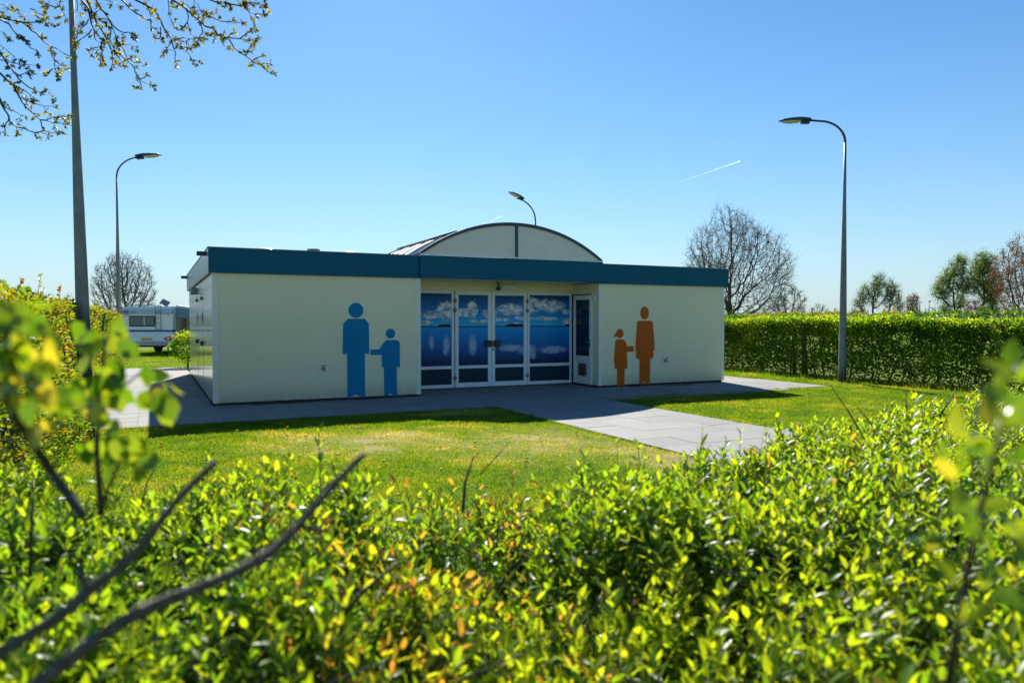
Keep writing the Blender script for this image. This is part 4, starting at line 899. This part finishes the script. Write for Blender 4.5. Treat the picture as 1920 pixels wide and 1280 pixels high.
# ------------------------------------------------------------------ lawn grass
def grass(name, regions, label):
    Ps = [];Ls = [];Ts = []
    for (x0, x1, y0, y1, dens, h) in regions:
        n = int((x1 - x0) * (y1 - y0) * dens); x = rng.uniform(x0, x1, n); y = rng.uniform(y0, y1, n)
        # keep to the view, with a margin
        lat = x * RV.x + y * RV.y; dep = x * FH.x + y * FH.y
        k = (dep > 1.2) & (np.abs(lat) < .80 * dep + 1.0)
        worn = np.zeros(n)
        for (cx, cyy, rx, ry) in ((4.6, 8.3, 2.1, 1.9), (5.35, 7.1, .9, 2.6), (4.8, 11.6, 1.0, .5), (2.6, 9.3, 2.0, 1.4)):
            worn = np.maximum(worn, 1 - ((x - cx) / rx) ** 2 - ((y - cyy) / ry) ** 2)
        nz = vnoise(x, y, .35, 5) * .6 + vnoise(x, y, .11, 6) * .4; nb = vnoise(x, y, 1.3, 8)
        worn = np.clip(worn, 0, 1)
        k &= rng.uniform(size=n) > np.clip(worn * .85 + (nz - .60) * 2.0 + (nb - .62) * 1.2, 0, .86)
        nc = vnoise(x, y, .17, 15); hh = h * (.35 + .7 * nz + .25 * nb + .55 * nc ** 2) * (1 - .45 * worn) * rng.uniform(.6, 1.35, n)
        tt = np.clip(.30 + .75 * (nz - .5) + .30 * (vnoise(x, y, .5, 16) - .5) + .13 + .2 * (nb - .5) + rng.normal(0, .12, n) + worn * .32 + .22 * np.clip(vnoise(x, y, .8, 12) - .5, 0, 1) + (rng.uniform(size=n) < .03) * .4, 0, 1)
        Ps.append(np.stack([x, y, np.full(n, -.022)], 1)[k]); Ls.append(hh[k]); Ts.append(tt[k])
    P_ = np.concatenate(Ps); L = np.concatenate(Ls); T = np.concatenate(Ts); n = len(P_)
    an = rng.uniform(0, 2 * math.pi, n); Wd = rng.uniform(.0022, .0045, n) * (1 + .04 * np.hypot(P_[:, 0], P_[:, 1]))
    s_ = np.stack([np.cos(an), np.sin(an), np.zeros(n)], 1) * Wd[:, None]
    tip = P_ + np.stack([rng.normal(0, .45, n), rng.normal(0, .45, n), np.ones(n)], 1) * L[:, None]
    V = np.stack([P_ - s_, P_ + s_, tip], 1).reshape(-1, 3)
    me = np_mesh(name, V, np.arange(n * 3).reshape(-1, 3), M['grass'], {'tint': np.repeat(T, 3)})
    tag(link(name, me), label, 'grass', kind='stuff')
LD = 6000
grass('lawn_grass', [(-1.1, 5.55, 3.0, 11.97, LD, .030), (8.07, 16.6, 2.5, 12.25, 3300, .036), (14.54, 16.6, 12.25, 26, 1400, .055)], 'short sunlit lawn grass around the paving with worn patches')
grass('field_grass', [(-2.0, 8.0, 27.0, 44, 420, .06)], 'strip of grass beyond the paving in front of the caravan')
# ragged longer grass along the hedge foot and paving edges
grass('edge_grass', [(-1.15, -.83, 8.0, 12.0, 3000, .10), (15.9, 16.7, 3.5, 26, 1500, .11), (5.50, 5.57, 3.5, 12.0, 5200, .05), (8.05, 8.12, 3.5, 12.2, 5200, .055), (-.8, 5.5, 11.92, 11.98, 5200, .05), (8.05, 14.5, 12.22, 12.29, 4500, .05), (14.52, 14.60, 12.3, 22, 3000, .06)], 'longer ragged grass along the paving edges and hedge foot')
# dandelions
proto = None
spots = []
for (px, py) in ((445, 811), (333, 862), (480, 822), (345, 850), (400, 850), (648, 905), (682, 903), (826, 843), (830, 885), (770, 890), (1012, 824), (560, 860), (720, 870), (300, 835), (505, 905), (380, 905), (930, 860), (1080, 815), (260, 850), (610, 880), (1300, 760), (1390, 775), (1560, 745), (1700, 770), (1420, 760), (280, 875), (540, 820)):
    p = at_z(px, py, 0); spots.append((p.x, p.y))
for i in range(26): spots.append((rng.uniform(-.6, 5.2), rng.uniform(5.0, 11.5)))
for i, (x, y) in enumerate(spots):
    if proto is None:
        proto = empty('dandelion'); tag(proto, 'yellow dandelion flower in the short lawn grass', 'flower', 'dandelions in the lawn')
        mm = MB().tube([(0, 0, .034), (0, 0, .038), (0, 0, .044), (0, 0, .050), (0, 0, .053)], [.006, .018, .021, .015, .005], 12)
        for k in range(16):
            a = 2 * math.pi * k / 16
            mm.add([(.012 * math.cos(a - .15), .012 * math.sin(a - .15), .040), (.012 * math.cos(a + .15), .012 * math.sin(a + .15), .040), (.026 * math.cos(a), .026 * math.sin(a), .043)], [(0, 1, 2)])
        mm.build('flower_head', M['petal'], proto, recalc=False)
        MB().tube([(0, 0, -.02), (0, 0, .038)], .0018, 4).build('stalk', M['hedge_r'], proto)
        o = proto
    else: o = copy_tree(proto)
    o.location = (x, y, -.01); o.rotation_euler = (random.uniform(-.3, .3), random.uniform(-.3, .3), random.uniform(0, 6)); s_ = random.uniform(.8, 1.25); o.scale = (s_, s_, s_)

# ------------------------------------------------------------------ foreground privet hedge
far_px = [(-500, 905), (-200, 905), (150, 905), (400, 905), (600, 895), (750, 905), (900, 890), (1050, 885), (1200, 860), (1350, 845), (1500, 800), (1650, 780), (1850, 748), (2150, 716), (2400, 700)]
far = [at_z(px, py, .99) for px, py in far_px]
f_lat = np.array([p.dot(RV) for p in far]); f_dep = np.array([p.dot(FH) for p in far])
# sample in (lateral, depth)
def hedge_top(lat, dep): return .985 + (vnoise(lat, dep, .42, 31) - .55) * .20 + (vnoise(lat, dep, .17, 32) - .5) * .11
def sample_area(n, near=.62):
    lat = rng.uniform(-2.9, 6.5, n); dep = rng.uniform(near, 7.5, n)
    edge = np.interp(lat, f_lat, f_dep) + (vnoise(lat, lat * 0, .2, 33) - .5) * .25
    k = (dep < edge) & (np.abs(lat) < .74 * dep + .55)
    return lat[k], dep[k]
AREA = (2.9 + 6.5) * (7.5 - .62)
def shoots(density, dz0, dz1, ln0, ln1, leafn, tilt):
    lat, dep = sample_area(int(AREA * density)); n = len(lat)
    base = np.stack([lat * RV.x + dep * FH.x, lat * RV.y + dep * FH.y, hedge_top(lat, dep) - rng.uniform(dz0, dz1, n)], 1)
    ax = rng.normal(0, tilt, (n, 3)); ax[:, 2] = 1; ax /= np.linalg.norm(ax, axis=1, keepdims=True)
    L = rng.uniform(ln0, ln1, n); tall = rng.uniform(size=n) < .03; L = np.where(tall & (dz0 < .15), L * 1.7, L)
    return base, ax, L, lat, dep
PB, PD, PN, PL, PW, PT = [], [], [], [], [], []
SA, SB = [], []
for (dens, a, b_, l0, l1, tilt, ll) in ((980, .10, .20, .09, .18, .25, 1.0), (330, .20, .36, .12, .2, .38, 1.05), (150, .34, .62, .12, .2, .6, 1.05)):
    base, ax, L, lat, dep = shoots(dens, a, b_, l0, l1, 6, tilt)
    ck = (vnoise(lat, dep, .13, 51) * .6 + vnoise(lat, dep, .32, 52) * .4 + rng.normal(0, .06, len(lat))) > (.43 if a < .15 else .30)
    base, ax, L, lat, dep = base[ck], ax[ck], L[ck], lat[ck], dep[ck]; n = len(base)
    SA.append(base - ax * .05); SB.append(base + ax * L[:, None])
    patch = vnoise(lat, dep, .55, 40) * .65 + vnoise(lat, dep, .18, 41) * .35       # where new growth is red
    patch = patch + .10 * np.exp(-((lat + .15) / .45) ** 2) * (dep < 3)
    tone = rng.normal(0, .07, n) + (vnoise(lat, dep, .8, 44) - .5) * .3
    K = 6; rot0 = rng.uniform(0, math.pi, n)
    ref = np.array([[1., 0, 0]]); U = np.cross(ax, ref); U /= np.linalg.norm(U, axis=1, keepdims=True); W = np.cross(ax, U)
    for j in range(K):
        f = (j + .6) / K; top = j == K - 1
        for side in (0, 1):
            an = rot0 + j * math.pi / 2 + side * math.pi + rng.normal(0, .25, n)
            rad = U * np.cos(an)[:, None] + W * np.sin(an)[:, None]
            op = rng.uniform(.40, 1.12, n) * (1.12 - .76 * f) - .04          # opening: outer leaves spread, top leaves erect
            D = rad * np.sin(op + .25)[:, None] + ax * np.cos(op + .25)[:, None] + rng.normal(0, .10, (n, 3))
            Nn = ax * np.sin(op + .25)[:, None] - rad * np.cos(op + .25)[:, None]
            keep = rng.uniform(size=n) < .93
            size = rng.uniform(.55, 1.35, n) * (.054 - .020 * f) * ll
            red = (patch > .745 + rng.normal(0, .05, n)) & (f > .6) & (rng.uniform(size=n) < .65)
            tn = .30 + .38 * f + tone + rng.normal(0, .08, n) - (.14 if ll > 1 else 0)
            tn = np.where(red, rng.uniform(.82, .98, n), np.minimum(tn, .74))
            PB.append((base + ax * (L * f)[:, None])[keep]); PD.append(D[keep]); PN.append(Nn[keep]); PL.append(size[keep]); PW.append((size * rng.uniform(.15, .20, n))[keep]); PT.append(np.clip(tn, 0, 1)[keep])
PB, PD, PN, PL, PW, PT = [np.concatenate(a) for a in (PB, PD, PN, PL, PW, PT)]
dcam = np.linalg.norm(PB - np.array([0, 0, EYE]), axis=1); ok = dcam > .48
PB, PD, PN, PL, PW, PT, dcam = [a[ok] for a in (PB, PD, PN, PL, PW, PT, dcam)]
hd = empty('privet_hedge', (0.9, 2.0, 0)); tag(hd, 'low leafy privet hedge filling the foreground, with orange-red new shoots', 'hedge')
hoff = np.array([.9, 2.0, 0.])
# 300 largest leaves in view become single leaves
lat = PB @ np.array(RV); rel = PB - np.array([0, 0, EYE]); dep = rel @ np.array(FW); upc = rel @ np.array(UP)
sx_ = 960 + F * (rel @ np.array(RV)) / dep; sy_ = 640 - F * upc / dep
topz = PB[:, 2] > .84
vis = (sx_ > 20) & (sx_ < 1900) & (sy_ > 860) & (sy_ < 1265) & topz & (dep > .6)
score = np.where(vis, PL / np.maximum(dep, .3), 0); pick = np.argsort(-score)[:1500]; pick = rng.choice(pick, 300, replace=False)
rest = np.ones(len(PB), bool); rest[pick] = False
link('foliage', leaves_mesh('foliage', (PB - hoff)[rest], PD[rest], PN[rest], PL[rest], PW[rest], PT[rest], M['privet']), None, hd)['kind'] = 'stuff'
LM = []
for k in range(8):
    LM.append(leaves_mesh('leaf', np.zeros((1, 3)), np.array([[0, 0, 1.]]), np.array([[0, 1., 0]]), np.array([1.]), np.array([.16]), np.array([[.25, .4, .5, .6, .66, .72, .86, .97][k]]), M['privet']))
LB = []
for k in range(8):
    c_ = LM[k].copy(); c_.materials.clear(); c_.materials.append(M['broad']); LB.append(c_)
tb = np.array([.25, .4, .5, .6, .66, .72, .86, .97])
def leaf_obj(parent, pos, D, Nn, L, wf, k, LM=LM):
    D = Vector(D).normalized(); Sd = D.cross(Vector(Nn)); Sd = Sd.normalized() if Sd.length > 1e-6 else D.orthogonal().normalized(); Nv = Sd.cross(D)
    o = bpy.data.objects.new('leaf', LM[k]); COL.objects.link(o); o.parent = parent
    o.matrix_local = Matrix.Translation(pos) @ Matrix((Sd * -1, Nv, D)).transposed().to_4x4() @ Matrix.Diagonal((L * wf / .16, L, L, 1))
    return o
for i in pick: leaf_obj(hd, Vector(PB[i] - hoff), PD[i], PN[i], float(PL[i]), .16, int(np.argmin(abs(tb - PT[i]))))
SA = np.concatenate(SA) - hoff; SB = np.concatenate(SB) - hoff; n = len(SA)
link('shoots', segs_mesh('shoots', SA, SB, np.full(n, .0022), np.full(n, .0012), M['twig'], 3), None, hd)['kind'] = 'stuff'
# woody framework below
lat, dep = sample_area(int(AREA * 26)); n = len(lat)
foot = np.stack([lat * RV.x + dep * FH.x, lat * RV.y + dep * FH.y, np.full(n, -.02)], 1); z = hedge_top(lat, dep)
A = [];Bn = [];ra = [];rb = []
for i in range(n):
    p = foot[i]; r = rng.uniform(.005, .011)
    for s_ in range(4):
        q = p + np.array([rng.normal() * .06, rng.normal() * .06, z[i] / 4.6]); A.append(p); Bn.append(q); ra.append(r); rb.append(r * .8); r *= .8
        for _ in range(3):
            e = q + np.array([rng.normal() * .12, rng.normal() * .12, rng.uniform(.05, .18)]); A.append(q); Bn.append(e); ra.append(r * .6); rb.append(r * .35)
        p = q
link('stems', segs_mesh('stems', np.array(A) - hoff, np.array(Bn) - hoff, ra, rb, M['bark'], 4), None, hd)['kind'] = 'stuff'

# bare twigs sticking out of the hedge top
def px_path(lst, d0, d1=None):
    d1 = d1 or d0; n = len(lst) - 1
    return [at(x, y, d0 + (d1 - d0) * i / max(1, n)) for i, (x, y) in enumerate(lst)]
for (lst, d, r) in (([(900, 890), (925, 862), (955, 828)], 2.4, .0024), ([(868, 960), (872, 905), (888, 855)], 1.9, .0045), ([(1625, 830), (1590, 770), (1556, 720)], 3.3, .0035), ([(1655, 830), (1630, 790), (1606, 762)], 3.3, .0035), ([(1760, 780), (1780, 752), (1792, 728)], 3.6, .003), ([(1700, 790), (1700, 760), (1698, 730)], 3.6, .003),
                 ([(620, 1180), (680, 1110), (750, 1050)], 1.35, .005), ([(265, 960), (275, 905), (290, 880)], 2.0, .003), ([(56, 1080), (60, 980), (62, 900)], 1.1, .004)):
    pts = px_path(lst, d); MB().tube([p - Vector(hoff) for p in pts], [r, r * .8, r * .5], 6).build('twig', M['twig'], hd)

# leafy tall shoots with broad leaves in the near left and right ------------------
def broad_shrub(label, stems, leaves, d, seed, name='leafy_shoot', size=.055, wf=.34, down=.8):
    rg = random.Random(seed); b0 = at(*stems[0][0][:2], d); o = empty(name, (b0.x, b0.y, 0)); tag(o, label, 'shrub')
    off = Vector((b0.x, b0.y, 0))
    for st in stems:
        pts = [at(x, y, dd) - off for (x, y, dd, r) in st]; MB().tube(pts, [r for (_, _, _, r) in st], 7).build('stem', M['twig'], o)
    for (x, y, dd, k) in leaves:
        for j in range(3):
            p = at(x + rg.uniform(-16, 16), y - 14 + rg.uniform(-16, 16), dd + rg.uniform(-.05, .05)) - off
            D = RV * rg.gauss(.15, .55) + Vector((0, 0, -1)) * rg.gauss(down, .45) + FH * rg.gauss(0, .45)
            Nn = FH * rg.gauss(-1, .5) + RV * rg.gauss(0, .6) + Vector((0, 0, rg.gauss(.5, .4)))
            leaf_obj(o, p, D, Nn, size * rg.uniform(.75, 1.15), wf * rg.uniform(.85, 1.15), k if j == 0 else rg.choice((0, 1, 2, 3, 4, 6)), LB)
    return o
def c8(x, y): return x / 3.3675, y / 3.3675 + 520
Lf = []
rl = random.Random(4)
for (x, y) in [(560, 330), (700, 340), (580, 480), (650, 390), (780, 470), (640, 560), (700, 620), (620, 660), (740, 640), (540, 740), (600, 780), (680, 750), (560, 850), (640, 870), (730, 830), (600, 910), (910, 600), (960, 660), (1050, 720), (900, 760), (980, 850), (1030, 820)]:
    Lf.append((*c8(x, y), .98, rl.choice((0, 1, 2, 4, 5, 5, 6))))
for (x, y) in [(500, 1070), (700, 1030), (780, 1080), (850, 1110), (740, 1160), (900, 1200), (700, 1210)]: Lf.append((*c8(x, y), .95, rl.choice((0, 1, 2, 5, 6))))
a = (*c8(640, 1500), .98, .0045)
broad_shrub('blurred leafy twig with broad yellow-green leaves in front of the caravan path', [[a, (*c8(610, 1100), .98, .004), (*c8(620, 780), .98, .003), (*c8(650, 560), .98, .0025), (*c8(660, 360), .98, .0015)],
            [(*c8(625, 700), .98, .002), (*c8(780, 690), .98, .0018), (*c8(900, 590), .98, .0014), (*c8(960, 720), .98, .001)], [(*c8(640, 1450), .96, .003), (*c8(760, 1150), .95, .002), (*c8(720, 1010), .95, .0012)]], Lf, .98, 3, size=.031, wf=.42)
Lf = []
for (x, y) in [(30, 180), (60, 280), (120, 220), (170, 330), (60, 400), (180, 460), (60, 480), (100, 580), (40, 640), (120, 540), (20, 720), (60, 740), (230, 600), (300, 700), (350, 790), (400, 830), (250, 830), (430, 760), (20, 330), (10, 560), (190, 700), (-60, 300), (-80, 500), (-90, 700), (330, 430), (200, 250), (300, 960), (220, 900), (120, 820)]:
    Lf.append((*c8(x, y), .72, rl.choice((0, 1, 2, 2, 3, 5, 6))))
broad_shrub('strongly blurred twig of green and yellow leaves at the left edge of the photo', [[(*c8(520, 1500), .72, .006), (*c8(330, 1240), .89, .0055), (*c8(200, 1030), .85, .005), (*c8(110, 900), .80, .0045), (*c8(50, 790), .76, .004), (*c8(60, 500), .72, .003), (*c8(80, 230), .72, .002)],
            [(*c8(180, 1000), .84, .003), (*c8(300, 900), .80, .002), (*c8(400, 780), .76, .0015)], [(*c8(70, 600), .73, .002), (*c8(200, 560), .72, .0012), (*c8(330, 430), .72, .001)]], Lf, .72, 5, size=.026)
Lf = []
for (x, y) in [(1895, 720), (1880, 770), (1850, 800), (1830, 840), (1905, 830), (1870, 870), (1910, 770), (1800, 850), (1780, 900), (1840, 910), (1900, 900), (1790, 960), (1850, 960), (1940, 700), (1950, 850), (1820, 1010), (1760, 1020), (1880, 1010), (1900, 1080), (1780, 1100), (1850, 1120), (1800, 1180)]:
    Lf.append((x, y, .62, rl.choice((1, 2, 2, 4, 5))))
broad_shrub('out-of-focus green leafy twig rising at the right edge of the photo', [[(1770, 1330, .70, .004), (1800, 1150, .67, .0035), (1830, 980, .65, .003), (1860, 880, .63, .002), (1890, 740, .62, .0012)]], Lf, .7, 6, size=.030, wf=.24, down=-.4)
# tall privet shoots rising from the hedge top
for (bx, by, tx, ty, d, nl, lab) in ((1700, 900, 1712, 740, 2.5, 14, 'tall upright privet shoot with yellow-green leaves on the right'), (1500, 850, 1452, 775, 3.2, 10, 'yellow-green leafy shoot leaning over the right path edge'), (510, 960, 500, 862, 1.9, 10, 'upright green shoot at the hedge top beside the longer cut branch')):
    b0 = at(bx, by + 60, d); o = empty('leafy_shoot', (b0.x, b0.y, 0)); off = Vector((b0.x, b0.y, 0)); tag(o, lab, 'shoot')
    A_ = at(bx, by + 60, d); Z_ = at(tx, ty, d); MB().tube([A_ - off, (A_ + Z_) / 2 - off, Z_ - off], [.003, .0022, .001], 6).build('stem', M['twig'], o)
    for k in range(nl):
        f = k / nl; p = A_ + (Z_ - A_) * (.25 + .75 * f) - off
        for s_ in (-1, 1):
            an = k * 1.57 + (0 if s_ > 0 else math.pi); rad = RV * math.cos(an) + FH * math.sin(an); op = 1.1 - .7 * f
            leaf_obj(o, p, rad * math.sin(op) + Vector((0, 0, math.cos(op))), Vector((0, 0, math.sin(op))) - rad * math.cos(op), .052 * (1.1 - .35 * f), .22, random.choice((3, 4, 5, 5, 2)))
# two thick cut branches
for (lst, rads, d0, d1, lab) in (([(-160, 1310), (0, 1222), (110, 1155), (165, 1108), (250, 1040), (330, 940), (404, 866)], [.0092, .0088, .0085, .0088, .0072, .0062, .0058], .70, .82, 'shorter, left one of the two dark cut branches poking up at lower left'),
                                 ([(-20, 1345), (60, 1290), (190, 1190), (290, 1135), (420, 1082), (500, 1040), (560, 985), (620, 915), (682, 852)], [.0100, .0098, .0092, .0100, .0078, .0082, .0066, .0060, .0058], .66, .88, 'longer, right one of the two dark cut branches crossing the lower left')):
    pts = px_path(lst, d0, d1); b0 = pts[0]; o = empty('cut_branch', tuple(b0)); tag(o, lab, 'branch', 'cut branches in the foreground')
    # resample smooth
    sm = []; rr = []
    for i in range(len(pts) - 1):
        for k in range(4):
            t_ = k / 4; p0, p1, p2, p3 = pts[max(i - 1, 0)], pts[i], pts[i + 1], pts[min(i + 2, len(pts) - 1)]
            sm.append(.5 * ((2 * p1) + (p2 - p0) * t_ + (2 * p0 - 5 * p1 + 4 * p2 - p3) * t_ ** 2 + (3 * p1 - p0 - 3 * p2 + p3) * t_ ** 3) - b0); rr.append(.74 * (rads[i] * (1 - t_) + rads[i + 1] * t_) * (1 + random.uniform(-.07, .07)))
    sm.append(pts[-1] - b0); rr.append(rads[-1] * .72)
    MB().tube(sm, rr, 10).build('wood', M['cutbark'], o)
    for e_ in (sm[0], ): pass
    for q_i in range(3, len(sm) - 2, 4):
        dv = (sm[q_i + 1] - sm[q_i]).normalized(); nv = (UP * random.uniform(-1, 1) + dv.orthogonal() * .4).normalized()
        MB().tube([sm[q_i] - dv * .004, sm[q_i], sm[q_i] + dv * .005], [rr[q_i] * 1.0, rr[q_i] * 1.16, rr[q_i] * 1.0], 10).tube([sm[q_i] + nv * rr[q_i] * .7, sm[q_i] + nv * (rr[q_i] + .005) + dv * .005], [.0026, .0009], 6).build('bud', M['cutbark'], o)
    tip_ = MB().tube([sm[-1], sm[-1] + (sm[-1] - sm[-2]).normalized() * .0015], [rr[-1] * .93, rr[-1] * .9], 10).build('cut_end', M['cutwood'], o)
    q = sm[-9 if len(lst) > 7 else -13]; stub = MB().tube([q, q + RV * .035 + Vector((0, 0, -.008))] if len(lst) > 7 else [q, q + Vector((0, 0, .022)) - RV * .008], [.0038, .0028], 7); stub.build('side_stub', M['twig'], o)

# ------------------------------------------------------------------ overhanging tree, top left
tr = empty('overhanging_tree', tuple(Vector((at(-1050, 602, 6.2).x, at(-1050, 602, 6.2).y, 0)))); toff = Vector(tr.location)
tag(tr, 'tree reaching in from the top left with fine drooping branches of opening leaves', 'tree')
DT = 5.2
def c5(x, y): return x / 3.5556, y / 3.5556
trunk = [Vector((0, 0, -.05)), Vector((.05, 0, 1.5)), Vector((.1, .1, 3.0)), at(-800, -60, 6.0) - toff]
MB().tube(trunk, [.2, .17, .14, .10], 12).build('trunk', M['bark'], tr)
limbA = [at(-800, -60, 6.0), at(-500, -190, 5.7), at(-150, -200, 5.4), at(120, -170, DT), at(300, -150, DT), at(460, -120, DT)]
limbB = [at(-800, -60, 6.0), at(-500, -20, 5.7), at(-250, 20, 5.4), at(-90, 60, DT)]
limbC = [at(-500, -20, 5.7), at(-330, 90, 5.5), at(-150, 130, DT)]
for L_, r0 in ((limbA, .055), (limbB, .05), (limbC, .03)):
    MB().tube([p - toff for p in L_], [r0 * (1 - .75 * i / len(L_)) for i in range(len(L_))], 8).build('limb', M['bark'], tr)
BR = {
 'a': [(0, 115), (150, 150), (210, 205), (270, 255), (340, 310), (430, 360), (500, 380)], 'a2': [(150, 150), (260, 150), (300, 165), (350, 170)],
 'b': [(0, 130), (60, 160), (110, 230), (180, 270), (200, 320), (260, 365)], 'c': [(0, 350), (50, 430), (100, 490), (160, 560), (230, 600), (270, 620)],
 'c2': [(0, 400), (80, 420), (160, 430), (240, 440)], 'c3': [(50, 430), (120, 500), (180, 480), (220, 490)], 'c4': [(0, 300), (60, 350), (100, 390), (150, 410)],
 'd': [(0, 490), (90, 570), (130, 650), (200, 740), (270, 800), (350, 820), (450, 825)], 'd2': [(270, 800), (360, 780), (470, 775)], 'd3': [(130, 650), (220, 690), (300, 710), (370, 720)], 'd4': [(90, 570), (150, 600), (210, 640), (230, 660)],
 'e': [(0, 660), (30, 730), (60, 800), (120, 850), (200, 875), (290, 870), (410, 890)], 'e2': [(60, 800), (30, 850), (40, 890)], 'e3': [(20, 700), (90, 740), (160, 775)], 'e4': [(270, 800), (280, 850), (320, 915)],
 'f': [(340, 310), (350, 380), (360, 430), (385, 520)], 'f2': [(355, 400), (400, 430)], 'f3': [(350, 460), (315, 495)],
 'g': [(580, 0), (620, 100), (690, 220), (740, 330), (820, 380), (880, 430), (900, 480), (940, 540), (1020, 570)], 'g2': [(540, 0), (590, 60), (610, 160), (630, 250), (680, 290)], 'g3': [(870, 400), (920, 420), (970, 430)], 'g4': [(930, 530), (980, 505)], 'g5': [(930, 540), (940, 585)],
 'h': [(640, 0), (700, 90), (750, 170), (830, 220), (890, 240)], 'i': [(600, 60), (650, 130), (720, 130), (760, 210), (800, 300), (870, 300), (910, 330)],
 'j': [(610, 200), (560, 250), (510, 290)], 'j2': [(590, 130), (540, 190), (510, 230)], 'k': [(690, 250), (680, 350), (670, 430)], 'k2': [(740, 340), (750, 400), (740, 455)], 'k3': [(650, 320), (600, 335)],
 'k4': [(790, 290), (830, 340), (850, 400)], 'k5': [(740, 200), (740, 290), (800, 400), (830, 440)],
 'l': [(900, 0), (1020, 60), (1070, 130), (1100, 200), (1140, 260), (1160, 330), (1165, 390), (1180, 440)], 'l2': [(810, 0), (860, 50), (950, 110), (1010, 140), (1005, 190)], 'l3': [(1070, 180), (1065, 260), (1030, 260)],
 'm': [(1140, 260), (1200, 300), (1250, 350), (1280, 400), (1330, 415)], 'm2': [(1140, 270), (1110, 330)], 'm3': [(1200, 300), (1250, 320), (1300, 320)], 'm4': [(1160, 270), (1230, 250), (1290, 260)],
 'n': [(1150, 0), (1240, 60), (1330, 140), (1420, 190), (1490, 250), (1560, 320), (1640, 375), (1720, 430), (1770, 465), (1825, 492)], 'n2': [(1640, 375), (1670, 340)], 'n3': [(1690, 400), (1745, 375)], 'n4': [(1730, 435), (1795, 425)],
 'o': [(1490, 250), (1600, 260), (1660, 270), (1715, 255)], 'o2': [(1600, 260), (1650, 215)], 'o3': [(1640, 265), (1690, 300)], 'p': [(1400, 110), (1480, 145), (1560, 155), (1610, 150)],
 'q': [(1580, 0), (1620, 30), (1660, 80), (1690, 150)], 'q2': [(1640, 60), (1700, 95), (1750, 100)], 'r': [(1120, 0), (1125, 100), (1150, 170), (1170, 185)], 'r2': [(1400, 0), (1500, 20), (1600, 40), (1650, 20), (1760, 35)], 'r3': [(1700, 0), (1760, 40)],
 's': [(1240, 60), (1250, 150), (1270, 230), (1330, 260)], 't': [(1330, 140), (1350, 220), (1310, 290)], 'u': [(1470, 260), (1500, 310), (1520, 320)], 'v': [(370, 0), (400, 40), (430, 100), (440, 130)], 'v2': [(400, 40), (350, 45), (320, 50)],
 'w': [(0, 20), (40, 40), (70, 60)], 'w2': [(510, 0), (515, 60), (540, 90)], 'x': [(200, 60), (250, 90), (290, 110)], 'x2': [(0, 200), (30, 240), (50, 260)], 'y': [(240, 100), (270, 130), (340, 165)], 'y2': [(120, 90), (150, 110)],
 'z': [(1210, 0), (1280, 70), (1380, 90), (1440, 80)], 'z2': [(1290, 0), (1330, 60), (1360, 120)], 'z3': [(700, 0), (760, 20), (800, 40)], 'z4': [(1420, 180), (1440, 220), (1430, 270)], 'z5': [(1250, 150), (1220, 190)], 'z6': [(980, 40), (1000, 100), (1040, 120)],
}
limb_pts = []
for L_ in (limbA, limbB, limbC):
    for i in range(len(L_) - 1):
        for k in range(6): limb_pts.append(L_[i].lerp(L_[i + 1], k / 6))
rb_ = random.Random(12); tufts = []; off3 = np.array(toff)
for nm, path in BR.items():
    A = [];Bn = [];ra = [];rb = []
    d0 = DT + rb_.uniform(-.35, .35); pts = [at(*c5(x, y), d0 + .04 * i) for i, (x, y) in enumerate(path)]
    root_edge = path[0][0] <= 0 or path[0][1] <= 0
    if root_edge:
        q = min(limb_pts, key=lambda w_: (w_ - pts[0]).length); mid = (q + pts[0]) / 2 + Vector((0, 0, .03)); pts = [q, mid] + pts
    n = len(pts); r0 = .0095 if (root_edge and len(path) > 4) else .0045
    for i in range(n - 1):
        a_, b2 = pts[i], pts[i + 1]; m2 = (a_ + b2) / 2 + Vector([rb_.gauss(0, .006) for _ in range(3)])
        f0 = r0 * (1 - .82 * i / n); f1 = r0 * (1 - .82 * (i + 1) / n)
        A += [a_, m2]; Bn += [m2, b2]; ra += [f0, (f0 + f1) / 2]; rb += [(f0 + f1) / 2, f1]
        if root_edge and i < 2: continue
        seg = (b2 - a_).length; k = max(1, int(seg / .042))
        for j in range(k):
            if rb_.random() < .08: continue
            t_ = (j + rb_.random()) / k; p = a_.lerp(b2, t_); dv = (b2 - a_).normalized() * .6 + Vector([rb_.gauss(0, .6) for _ in range(3)]); tl = rb_.uniform(.01, .07)
            e = p + dv.normalized() * tl; A.append(p); Bn.append(e); ra.append(.0018); rb.append(.0014); tufts.append((e, dv.normalized()))
            if tl > .045: tufts.append((p.lerp(e, .5), dv.normalized()))
    tufts.append((pts[-1], (pts[-1] - pts[-2]).normalized()))
    link('branch', segs_mesh('branch', np.array([tuple(p) for p in A]) - off3, np.array([tuple(p) for p in Bn]) - off3, ra, rb, M['twig'], 5), None, tr)
TP = np.array([tuple(t_[0]) for t_ in tufts]); TD = np.array([tuple(t_[1]) for t_ in tufts]); K = 8; n = len(TP) * K
Pp = np.repeat(TP, K, 0) + rng.normal(0, .003, (n, 3)); Dd = np.repeat(TD, K, 0) * .7 + rng.normal(0, .75, (n, 3)); tt = np.repeat(rng.uniform(0, 1, len(TP)) ** 2.2, K)
link('opening_leaves', leaves_mesh('opening_leaves', Pp - off3, Dd, rng.normal(size=(n, 3)), rng.uniform(.016, .042, n), rng.uniform(.005, .0095, n), np.clip(tt + rng.normal(0, .1, n), 0, 1), M['young'], True), None, tr)['kind'] = 'stuff'
